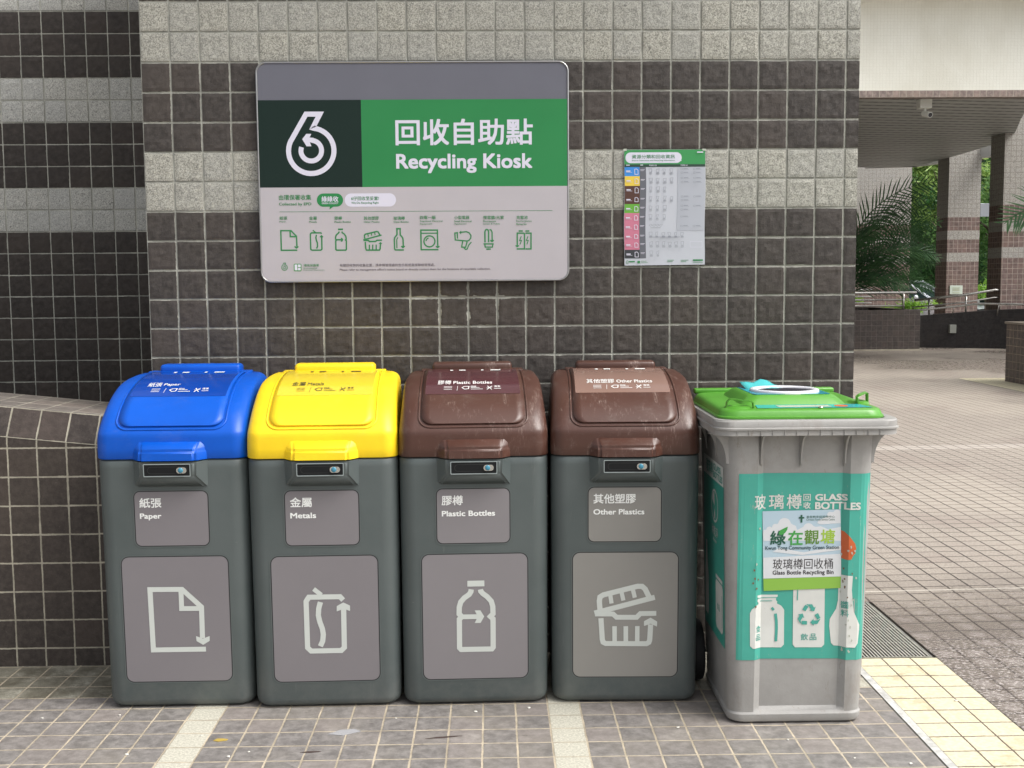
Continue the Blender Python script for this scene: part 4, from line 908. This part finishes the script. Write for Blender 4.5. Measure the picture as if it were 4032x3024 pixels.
bm = bmesh.new(); box(bm, 9.86, 9.985, 17.27, 17.335, .285, .445, .006, 2)
tag(bmobj('wall_box', bm, flat('box_grey', (.26, .27, .24), .5)), 'small grey electrical box on the dark ramp wall', 'electrical box')
rail('ramp_rail', 'upper sloping steel rail following the ramp behind the dark wall', (0, 0, 0),
     [([(9.35, 17.75, .905), (10.2, 17.5, 1.0), (10.75, 17.4, 1.095), (10.95, 17.4, 1.095)], .024), ([(9.3, 17.75, .77), (10.2, 17.5, .86), (10.75, 17.4, .95), (10.95, 17.4, .95)], .014)],
     [((9.62, 17.7, .6), (9.62, 17.7, .93)), ((10.25, 17.5, .6), (10.25, 17.5, 1.0))], pr=.022)
rail('ramp_rail', 'lower steel handrail bracketed to the front of the dark ramp wall', (0, 0, 0),
     [([(8.98, 17.4, .705), (9.5, 17.32, .745), (10.0, 17.18, .80), (10.3, 17.05, .845), (10.9, 16.78, .835), (11.4, 16.5, .80), (12.2, 15.9, .80)], .02)],
     [((9.25, 17.42, .55), (9.25, 17.36, .72)), ((9.9, 17.28, .62), (9.9, 17.2, .79)), ((10.62, 16.98, .62), (10.62, 16.9, .84))], pr=.009)
# right hand planter with yellow border tiles and rail
pr_t = tile_mat('corner_planter_tiles', 'y', 'z', .045, .0637, .006, dark=(.09, .072, .062), groutc=(.33, .27, .19), bands=False, bumpd=.004, fine=.6)
rp = thing('tiled_planter', 'nearer brown tiled planter at the right edge with yellow border tiles round it', 'planter', (0, 0, 0))
bm = bmesh.new(); box(bm, 7.75, 11.5, 5.5, 10.345, 0, .735, .004, 1); bmobj('wall_face', bm, pr_t, rp)
bm = bmesh.new(); box(bm, 7.73, 11.52, 5.48, 10.365, .737, .765, .006, 1); bmobj('coping', bm, flat('planter_coping', (.19, .16, .125), .6, vary=.15, vscale=5), rp)
sheet('yellow_border_far', [(7.33, 7.748, 5.0, 10.78), (7.748, 12, 10.367, 10.78)], .003, yel_m)
rail('corner_rail', 'steel rail with short bars on top of the nearer right planter', (0, 0, 0),
     [([(7.93, 10.1, 1.075), (11.4, 10.1, 1.075)], .026), ([(7.95, 10.1, .90), (11.4, 10.1, .90)], .02), ([(7.95, 10.1, .82), (11.4, 10.1, .82)], .016)],
     [((8.09, 10.1, .765), (8.09, 10.1, 1.075)), ((9.6, 10.1, .765), (9.6, 10.1, 1.075))], pr=.033)
# banded columns; bands sit on the same course heights
def col_mat(nm, u, lt=(.40, .385, .35), v0=.0):
    return tile_mat(nm, u, 'z', .06, v0, .0075, dark=(.16, .115, .105), light=lt, groutc=(.50, .44, .38), groutl=(.24, .215, .20), light_above=(17, 19, 27, 22), bumpd=.003, fine=.35, lightvar=.4)
cx_m = col_mat('column_tiles', 'x'); cy_m = col_mat('column_side_tiles', 'y')
def column(x0, x1, y0, y1, h, label):
    me = bpy.data.meshes.new('banded_column'); bm = bmesh.new(); box(bm, x0, x1, y0, y1, 0, h); bm.to_mesh(me); bm.free()
    o = mkobj('banded_column', me, cx_m); me.materials.append(cy_m)
    for p in me.polygons:
        if abs(p.normal.x) > .5: p.material_index = 1
    return tag(o, label, 'column', 'banded columns under the far building')
column(10.3, 11.98, 25.1, 26.2, 4.6, 'wide banded tile column behind the palm fronds')
column(11.52, 12.25, 21.6, 22.25, 4.6, 'banded tile column with a small white notice on it')
column(10.84, 12.6, 17.35, 17.95, 5.4, 'nearest banded tile column at the right edge of the photo')
nm_ = flat('notice_white', (.58, .66, .58), .4)
bm = bmesh.new(); box(bm, 11.60, 11.89, 21.575, 21.597, .96, 1.16, .003, 1); ns = thing('wall_notice', 'small white notice with pale green lines on the middle column', 'notice', (0, 0, 0)); bmobj('plate', bm, nm_, ns)
bm = bmesh.new()
for z in (1.10, 1.07, 1.04, .99): box(bm, 11.66, 11.82, 21.571, 21.574, z, z+.012)
bmobj('print', bm, flat('notice_lines', (.42, .45, .30), .5), ns)
# fascia, soffit
fb = N('fascia_mosaic', .6); o_ = fb.xyz(); gx = fb.math('FRACT', fb.math('MULTIPLY', o_[0], 20)); gz = fb.math('FRACT', fb.math('MULTIPLY', o_[2], 20))
gl_ = fb.math('MINIMUM', fb.sstep(gx, .0, .1), fb.sstep(gz, .0, .1)); nzf = fb.sstep(fb.noise(1.1, 5, .65, stretch=(1, 1, .5)), .35, .7)
fcol = fb.mix(nzf, (.70, .69, .60), (.80, .80, .72)); fb.base(fb.mix(gl_, (.69, .68, .60), fcol)); fb.bump(fb.math('ADD', fb.noise(30, 3), gl_), .004, .4)
bu = thing('building_overhang', 'cream mosaic upper storey with a tiled lip and ribbed grey soffit', 'building', (0, 0, 0))
bm = bmesh.new(); pts = [(13.0, 4.10), (13.0, 5.30)]+[(13.0-.25*(1-math.cos(R(a))), 5.34+.14*math.sin(R(a))) for a in range(15, 91, 15)]+[(12.55, 5.49), (12.55, 6.4), (13.3, 6.4), (13.3, 4.10)]
prism(bm, pts, 4.0, 15.0, 'x'); bmobj('fascia', bm, fb.m, bu)
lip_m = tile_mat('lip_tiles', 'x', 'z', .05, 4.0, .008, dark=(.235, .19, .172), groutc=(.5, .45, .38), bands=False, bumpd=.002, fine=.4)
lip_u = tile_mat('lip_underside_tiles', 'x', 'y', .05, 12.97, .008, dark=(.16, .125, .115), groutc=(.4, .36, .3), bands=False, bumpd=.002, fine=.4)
me = bpy.data.meshes.new('tiled_lip'); bm = bmesh.new(); box(bm, 4.0, 15.0, 12.97, 13.14, 4.0, 4.10); bm.to_mesh(me); bm.free(); lo = mkobj('tiled_lip', me, lip_m, bu); me.materials.append(lip_u)
for p in me.polygons:
    if p.normal.z < -.5: p.material_index = 1
sf = N('ribbed_soffit', .5); o_ = sf.xyz(); q = sf.math('ADD', sf.math('MULTIPLY', o_[1], 3.3), sf.math('MULTIPLY', o_[0], -.55)); fr = sf.math('FRACT', q)
rib = sf.sstep(sf.math('ABSOLUTE', sf.math('SUBTRACT', fr, .5)), .30, .42); cr = sf.sstep(sf.math('FRACT', sf.math('MULTIPLY', o_[0], 2.1)), .0, .06)
dsh = sf.sstep(sf.math('FRACT', sf.math('MULTIPLY', o_[0], 4.2)), .25, .45)
sf.base(sf.mix(sf.math('MULTIPLY', rib, sf.mixf(dsh, .55, 1)), (.34, .35, .33), (.09, .095, .09))); sf.bump(sf.math('MULTIPLY', rib, -1), .02, 1)
bm = bmesh.new(); poly = [(4, 13.14), (9.45, 13.14), (9.75, 14.2), (10.3, 15.6), (11.0, 17.3), (11.4, 18.9), (11.5, 21.2), (11.5, 23.6), (4, 23.9)]
prism(bm, poly, 4.03, 4.4); bmobj('soffit', bm, sf.m, bu)
bm = bmesh.new(); box(bm, 5.0, 5.3, 13.2, 24.2, 0, 4.02); box(bm, 5.301, 9.9, 23.95, 24.2, 0, 4.02); bmobj('unseen_shade_wall', bm, flat('unseen_shade_wall', (.16, .15, .14), .7, vary=.1), bu)  # unseen wall added to darken the column sides under the soffit
bm = bmesh.new(); prism(bm, [(9.46, 13.15), (15, 13.15), (15, 15.2), (9.9, 15.0), (9.76, 14.2)], 4.12, 4.4); bmobj('beam', bm, flat('beam_dark', (.10, .10, .10), .7), bu)
bm = bmesh.new(); prism(bm, [(10.4, 24.0), (11.55, 23.65), (12.6, 21.2), (12.5, 20.9), (11.52, 23.4), (10.4, 23.91)], 4.03, 4.28); bmobj('edge_beam', bm, flat('beam_pale', (.5, .49, .46), .7), bu)
# security camera under the lip
cc = thing('security_camera', 'small white security camera under the tiled lip', 'security camera', (7.78, 13.35, 3.9))
cw = flat('camera_white', (.66, .67, .62), .4)
bm = bmesh.new(); box(bm, -.10, .08, -.07, .09, -.01, .13, .006, 2); bmobj('mount', bm, cw, cc)
bm = bmesh.new(); tube(bm, [(0, 0, -.01), (0, 0, -.075)], .022, 10); bmobj('arm', bm, cw, cc)
bm = bmesh.new(); d_ = Vector((.25, -1, -.28)).normalized(); c0 = Vector((.0, .05, -.075)); tube(bm, [c0, c0+d_*.17], .045, 18); hb = bmobj('housing', bm, cw, cc); smooth_angle(hb, 40)
bm = bmesh.new(); tube(bm, [c0+d_*.172, c0+d_*.176], .034, 18); bmobj('lens', bm, flat('lens_black', (.01, .01, .015), .1), hb)
# ------------------------------------------------------------------ foliage
def leafmat(name, c1, c2, sc=1.5):
    m = N(name, .5, .35); m.base(m.mix(m.sstep(m.noise(sc, 4, .7), .35, .65), c1, c2)); m.b.inputs['Subsurface Weight'].default_value = 0
    tr_ = m.n('ShaderNodeBsdfTranslucent'); tr_.inputs[0].default_value = (*[min(1, v*1.5) for v in c2], 1)
    mx = m.n('ShaderNodeMixShader'); mx.inputs[0].default_value = .35; out = m.t.nodes['Material Output']
    m.link(m.b.outputs[0], mx.inputs[1]); m.link(tr_.outputs[0], mx.inputs[2]); m.link(mx.outputs[0], out.inputs[0]); return m.m
palm_m = leafmat('palm_leaf', (.020, .058, .026), (.065, .145, .055), 3); stem_m = flat('palm_stem', (.10, .12, .05), .6, vary=.2)
def frond_mesh(base, az, length, lift, droop, rnd, leaf=.34, n=26, sag=.32):
    pts = []; d = Vector((math.cos(az), math.sin(az), 0))
    for k in range(19):
        e_ = lift-droop*2.5*(k/18)**1.15
        pts.append(Vector(base) if k == 0 else pts[-1]+(d*math.cos(e_)+Vector((0, 0, math.sin(e_))))*length/18)
    bm = bmesh.new(); tube(bm, pts, [.012*(1-.8*i/18)+.002 for i in range(19)], 5)
    side = d.cross(Vector((0, 0, 1))).normalized(); tw = rnd.choice((-1, 1))*rnd.uniform(.5, 1.25)
    for k in range(n):
        t = .14+.86*k/n; i = min(17, int(t*18)); p = pts[i].lerp(pts[i+1], t*18-i); tg = (pts[i+1]-pts[i]).normalized(); upv = side.cross(tg).normalized(); sd2 = side*math.cos(tw)+upv*math.sin(tw)
        L = leaf*(math.sin(math.pi*min(1, .18+t*.80))**.7)*rnd.uniform(.85, 1.1)
        for sg_ in (-1, 1):
            dirv = (sd2*sg_*.78+tg*rnd.uniform(.65, .85)+upv*rnd.uniform(.0, .15)).normalized(); wv = tg*.013
            a = p; b = p+dirv*L*.5+Vector((0, 0, -.02)); c = p+dirv*L+Vector((0, 0, -L*sag*rnd.uniform(.3, .7)))
            v = [bm.verts.new(x) for x in (a-wv, a+wv, b+wv*1.3, c, b-wv*1.3)]; bm.faces.new(v)
    return bm
def palm(label, loc, fronds, seed, stems=5, grp='feathery palms'):
    rnd = random.Random(seed); t = thing('palm', label, 'palm', loc, 0, grp)
    for k in range(stems):
        a = k*2.4; bm = bmesh.new(); tube(bm, [(.05*math.cos(a), .05*math.sin(a), 0), (.10*math.cos(a), .10*math.sin(a), .4), (.16*math.cos(a), .14*math.sin(a), .8)], [.028, .022, .014], 6); bmobj('stem', bm, stem_m, t, True)
    for (az, L, lift, dr, hz) in fronds:
        bmobj('frond', frond_mesh((.12*math.cos(az), .12*math.sin(az), hz), az, L, R(lift), dr, rnd, leaf=.50*min(1.25, L/1.5)), palm_m, t)
rn = random.Random(5)
fr_ = [(rn.uniform(0, 6.28) if k > 12 else -1.0+k*.20, rn.uniform(1.6, 2.4), rn.uniform(50, 80), rn.uniform(.46, .70), rn.uniform(.3, .8)) for k in range(36)]
fr_ = fr_[::3]+[(.25, 2.0, 62, .42, .5), (-.1, 1.9, 54, .42, .5), (.1, 1.7, 40, .36, .45), (-.15, 1.7, 25, .30, .4)]
fr_ += [(.1, 2.5, 86, .62, .7), (-.4, 2.6, 88, .60, .8), (.2, 2.4, 78, .60, .75), (-.3, 2.2, 70, .55, .7), (2.7, 2.4, 84, .6, .7), (.5, 1.5, 48, .55, .8), (-.2, 1.4, 38, .5, .6), (-.7, 1.3, 35, .5, .5)]
palm('dark green feathery palm growing behind the steel rail in the planter', (7.85, 17.75, .62), fr_, 3, 7)
palm('palm with one drooping frond reaching in at the right edge', (8.75, 9.3, .72), [(2.95, 1.75, 80, .85, .75), (2.5, 1.6, 82, .8, .7), (.3, 1.5, 60, .5, .8), (1.2, 1.4, 65, .5, .8), (4.2, 1.3, 60, .5, .7)], 11, 5)
def crown(bm, c, r, n, rnd, size, squash=1, flatn=0, long_=1.7):
    clumps = [(Vector((rnd.gauss(0, .45)*r[0], rnd.gauss(0, .45)*r[1], rnd.gauss(0, .45)*r[2])), rnd.uniform(.16, .34)) for _ in range(26)]
    for _ in range(n):
        q, s_ = rnd.choice(clumps); p = Vector(c)+q+Vector((rnd.gauss(0, 1)*s_*r[0]*.6, rnd.gauss(0, 1)*s_*r[1]*.6, rnd.gauss(0, 1)*s_*r[2]*.45))
        a = Vector((rnd.gauss(0, 1), rnd.gauss(0, 1), rnd.gauss(-.3, .7))).normalized(); b = a.cross(Vector((rnd.gauss(0, 1), rnd.gauss(0, 1), rnd.gauss(0, 1)))).normalized()
        L = size*rnd.uniform(.6, 1.4)*long_; W_ = size*rnd.uniform(.35, .6)
        v = [bm.verts.new(x) for x in (p, p+a*L*.5+b*W_*.5, p+a*L, p+a*L*.5-b*W_*.5)]; bm.faces.new(v)
bark = flat('bark', (.07, .055, .04), .9, vary=.3, vscale=5)
def tree(name, label, loc, h, r, n, size, m, seed, zc=None, grp='trees beyond the columns', long_=1.7):
    rnd = random.Random(seed); t = thing(name, label, 'tree', loc, 0, grp); zc = zc or h*.62
    bm = bmesh.new(); tube(bm, [(0, 0, 0), (.08, .05, h*.3), (-.05, .1, h*.55), (.1, 0, h*.8)], [h*.03, h*.022, h*.015, .01], 8)
    for k in range(6):
        a = k*1.05; z = h*(.3+.07*k); tube(bm, [(0, .05, z), (r[0]*.35*math.cos(a), r[1]*.35*math.sin(a), z+h*.12), (r[0]*.7*math.cos(a), r[1]*.7*math.sin(a), z+h*.2)], [h*.012, h*.008, .006], 5)
    bmobj('trunk', bm, bark, t, True)
    bm = bmesh.new(); crown(bm, (0, 0, zc), r, n, rnd, size, long_=long_); bmobj('crown', bm, m, t)
bam = leafmat('bamboo_leaf', (.17, .29, .07), (.34, .47, .15), 1.2); mid_m = leafmat('broad_leaf', (.05, .12, .035), (.13, .25, .07), 1.5); drk = leafmat('dark_leaf', (.015, .05, .018), (.04, .11, .03), 1.5)
tree('bamboo_clump', 'bright yellow green bamboo clump between two columns', (15.3, 31, -.4), 6.4, (2.2, 1.2, 1.35), 9000, .10, bam, 21, 4.75, long_=2.6)
tree('tree', 'dark leafy tree low down between the columns', (15.0, 30.0, -.4), 4.4, (2.4, 1.0, 1.7), 9000, .10, drk, 22, 1.9)
tree('tree', 'mid green tree behind the bamboo', (16.5, 35, -.4), 7.0, (4.5, 1.6, 3.2), 9000, .17, mid_m, 23, 3.5)
tree('tree', 'glossy broad leaved tree in the narrow gap by the right edge column', (15.6, 27.6, -.4), 5.0, (1.6, .8, 2.0), 7000, .10, mid_m, 24, 2.9)
tree('tree', 'tall dark tree at the right behind the narrow gap', (19.2, 34, -.4), 8.0, (3.6, 1.5, 3.4), 8000, .17, drk, 25, 3.9)
tree('tree', 'dark tree seen through the palm fronds', (9.0, 33, -.4), 6.5, (3.6, 1.4, 2.6), 6000, .16, drk, 26, 3.2)
rnd = random.Random(9); bm = bmesh.new()
for k in range(14): crown(bm, (6+k*1.5, 40+rnd.uniform(-1, 1), 3+rnd.uniform(-1.2, 2.5)), (1.9, 1.2, 3.6), 1700, rnd, .22)
tag(bmobj('far_wood', bm, drk), 'dense dark wood closing the view beyond the columns', 'wood', kind='stuff')
bm = bmesh.new(); prism(bm, [(-20, -1), (60, -1), (60, 11), (30, 13), (5, 12), (-20, 10)], 44, 46, 'y'); tag(bmobj('hillside', bm, flat('hillside_green', (.018, .04, .015), .95, vary=.5, vscale=1.2)), kind='structure')
hd = leafmat('hedge_leaf', (.10, .24, .03), (.28, .48, .07), 4)
def hedge(label, loc, r, n, seed):
    rnd = random.Random(seed); t = thing('shrub', label, 'shrub', loc, 0, 'low shrubs beyond the ramp wall'); bm = bmesh.new(); crown(bm, (0, 0, .1), r, n, rnd, .05); bmobj('foliage', bm, hd, t)
    bm = bmesh.new(); tube(bm, [(0, 0, -.5), (0, 0, .1)], .03, 6); bmobj('stem', bm, bark, t)
hedge('bright green shrub just above the left end of the ramp wall', (10.25, 20.2, .62), (.42, .25, .14), 1500, 31)
hedge('bright shrub low behind the silver car bonnet', (8.9, 20.8, .78), (.35, .2, .09), 900, 32)
hedge('bright green shrub over the white car in the narrow gap', (14.6, 26.5, .95), (.5, .3, .20), 1500, 33)
bm = bmesh.new(); box(bm, 14.55, 15.3, 26.9, 27.2, 3.02, 3.36, .01, 1); box(bm, 14.55, 15.3, 26.88, 26.899, 3.0, 3.06)
tag(bmobj('metal_canopy', bm, flat('canopy_metal', (.30, .32, .35), .4, metal=.3)), 'pale grey metal box canopy high in the narrow gap between columns', 'canopy')
# ------------------------------------------------------------------ parked cars
glass = flat('car_glass', (.03, .05, .05), .06); ctyre = flat('car_tyre', (.02, .02, .02), .8); rimm = flat('wheel_rim', (.5, .5, .5), .3, metal=.8); lampm = flat('headlight', (.7, .72, .75), .08); 
def car(label, loc, rz, c):
    t = thing('parked_car', label, 'car', loc, R(rz), 'cars parked beyond the columns')
    pm_ = flat('car_paint', tuple(min(.85, v*1.35) for v in c), .22, .6, metal=.35, coat=.6)
    lower = [(-2.15, .32), (-2.2, .60), (-2.1, .92), (-1.2, .98), (.75, .96), (1.55, .84), (2.05, .70), (2.2, .52), (2.15, .30)]
    bm = bmesh.new()
    loft(bm, [[(x, y*k, z) for x, z in lower] for y, k in ((-.86, 1), (-.6, 1.0), (0, 1), (.6, 1), (.86, 1))])
    bmesh.ops.bevel(bm, geom=[e for e in bm.edges if abs(e.verts[0].co.y-e.verts[1].co.y) < 1e-5 and abs(e.verts[0].co.y) > .8], offset=.09, segments=4, affect='EDGES', clamp_overlap=True)
    b = bmobj('body', bm, pm_, t); smooth_angle(b, 45)
    bm = bmesh.new(); top = [(-1.75, .95), (-1.25, 1.40), (-.3, 1.47), (.25, 1.42), (1.05, .93)]
    loft(bm, [[(x*1.0, s_*(.76 if z < 1.2 else .60), z) for x, z in top] for s_ in (-1, 1)]); cb = bmobj('cabin', bm, glass, t); smooth_angle(cb, 30)
    bm = bmesh.new(); loft(bm, [[(x, s_*.61, z+.012) for x, z in ((-1.3, 1.385), (-.9, 1.45), (-.3, 1.475), (.2, 1.435), (.33, 1.385))] for s_ in (-1, 1)])
    for s_ in (-1, 1):
        for p in (((-1.76, .95), (-1.25, 1.41)), ((.27, 1.43), (1.06, .94)), ((-.35, .96), (-.32, 1.46))):
            tube(bm, [(p[0][0], s_*.75 if p[0][1] < 1.2 else s_*.6, p[0][1]), (p[1][0], s_*.75 if p[1][1] < 1.2 else s_*.6, p[1][1])], .035, 6)
    bmobj('roof', bm, pm_, t)
    for s_ in (-1, 1):
        for x in (-1.35, 1.38):
            bm = bmesh.new(); tube(bm, [(x, s_*.70, .31), (x, s_*.89, .31)], .31, 24); wl = bmobj('wheel', bm, ctyre, t); smooth_angle(wl, 40)
            bm = bmesh.new(); tube(bm, [(x, s_*.88, .31), (x, s_*.90, .31)], .19, 16); bmobj('rim', bm, rimm, wl)
        bm = bmesh.new(); bmesh.ops.create_uvsphere(bm, u_segments=12, v_segments=8, radius=1, matrix=Matrix.Translation((2.02, s_*.62, .66)) @ Matrix.Diagonal((.16, .17, .085, 1))); bmobj('headlight', bm, lampm, t, True)
        bm = bmesh.new(); bmesh.ops.create_uvsphere(bm, u_segments=10, v_segments=6, radius=1, matrix=Matrix.Translation((.70, s_*.93, 1.0)) @ Matrix.Diagonal((.06, .09, .06, 1))); bmobj('mirror', bm, pm_, t, True)
    bm = bmesh.new(); box(bm, 2.12, 2.215, -.4, .4, .50, .66, .01, 1); bmobj('grille', bm, black_m, t)
    for z in (.36,):
        bm = bmesh.new(); box(bm, 2.10, 2.20, -.55, .55, .34, .44, .01, 1); bmobj('air_intake', bm, black_m, t)
car('silver car parked beyond the planter rail', (13.0, 28.2, -.18), -42, (.55, .58, .62))
car('white car half hidden in the narrow gap by the right edge column', (15.75, 29.2, -.35), -70, (.60, .64, .64))

# ------------------------------------------------------------------ litter
rnd = random.Random(3); fm = flat('fleck_white', (.66, .64, .58), .7)
for (x, y) in ((.03, -.545), (.32, -.71), (.145, -.835), (.485, -.83), (.435, -.86), (1.12, -.555), (1.285, -.53), (-.20, -.56), (-.28, -.87), (2.02, -.80), (2.17, -.93), (2.31, -.97), (.88, -.60), (2.62, -.52), (1.72, -.70)):
    bm = bmesh.new(); bmesh.ops.create_icosphere(bm, subdivisions=1, radius=.0045*rnd.uniform(.6, 1.2))
    for v in bm.verts: v.co = Vector((v.co.x*rnd.uniform(.8, 1.7), v.co.y*rnd.uniform(.8, 1.3), v.co.z*.5))
    o = bmobj('litter_fleck', bm, fm); o.location = (x, y, .0022); tag(o, 'tiny white crumb of litter lying on the floor tiles', 'litter', 'white crumbs of litter on the floor')
bm = bmesh.new(); prism(bm, [(-.02, -.006), (-.004, -.012), (.018, -.004), (.021, .003), (.004, .009), (-.012, .008)], .0005, .002)
o = bmobj('fallen_leaf', bm, flat('dry_leaf', (.42, .30, .06), .6)); o.location = (.385, -.742, 0); tag(o, 'small yellow dry leaf in front of the yellow bin', 'leaf')
bm = bmesh.new(); prism(bm, [(-.045, -.012), (.0, -.022), (.05, .006), (.03, .024), (-.012, .020)], .0006, .0012)
o = bmobj('plastic_scrap', bm, flat('clear_plastic', (.36, .36, .37), .25)); o.location = (.735, -.70, 0); tag(o, 'pale see-through plastic scrap on the floor before the yellow bin', 'litter')
for x, y, a, L, lb in ((1.03, -.745, .15, .055, 'dark streak on the floor in front of the plastic bottles bin'), (1.235, -.985, .1, .04, 'dark brown streak at the bottom edge near the second pale floor strip'), (2.02, -1.0, -.1, .05, 'dark scuff on the floor in front of the grey glass bin'), (.66, -.835, .05, .03, 'small brown streak on a grout line before the yellow bin')):
    bm = bmesh.new(); prism(bm, [(-L, -.002), (0, -.005), (L, .0), (L*.7, .004), (-L*.4, .005)], .0004, .0011)
    o = bmobj('dirt_mark', bm, flat('dirt_brown', (.055, .035, .03), .9)); o.location = (x, y, 0); o.rotation_euler.z = a; tag(o, lb, 'dirt streak', 'dark streaks on the floor')
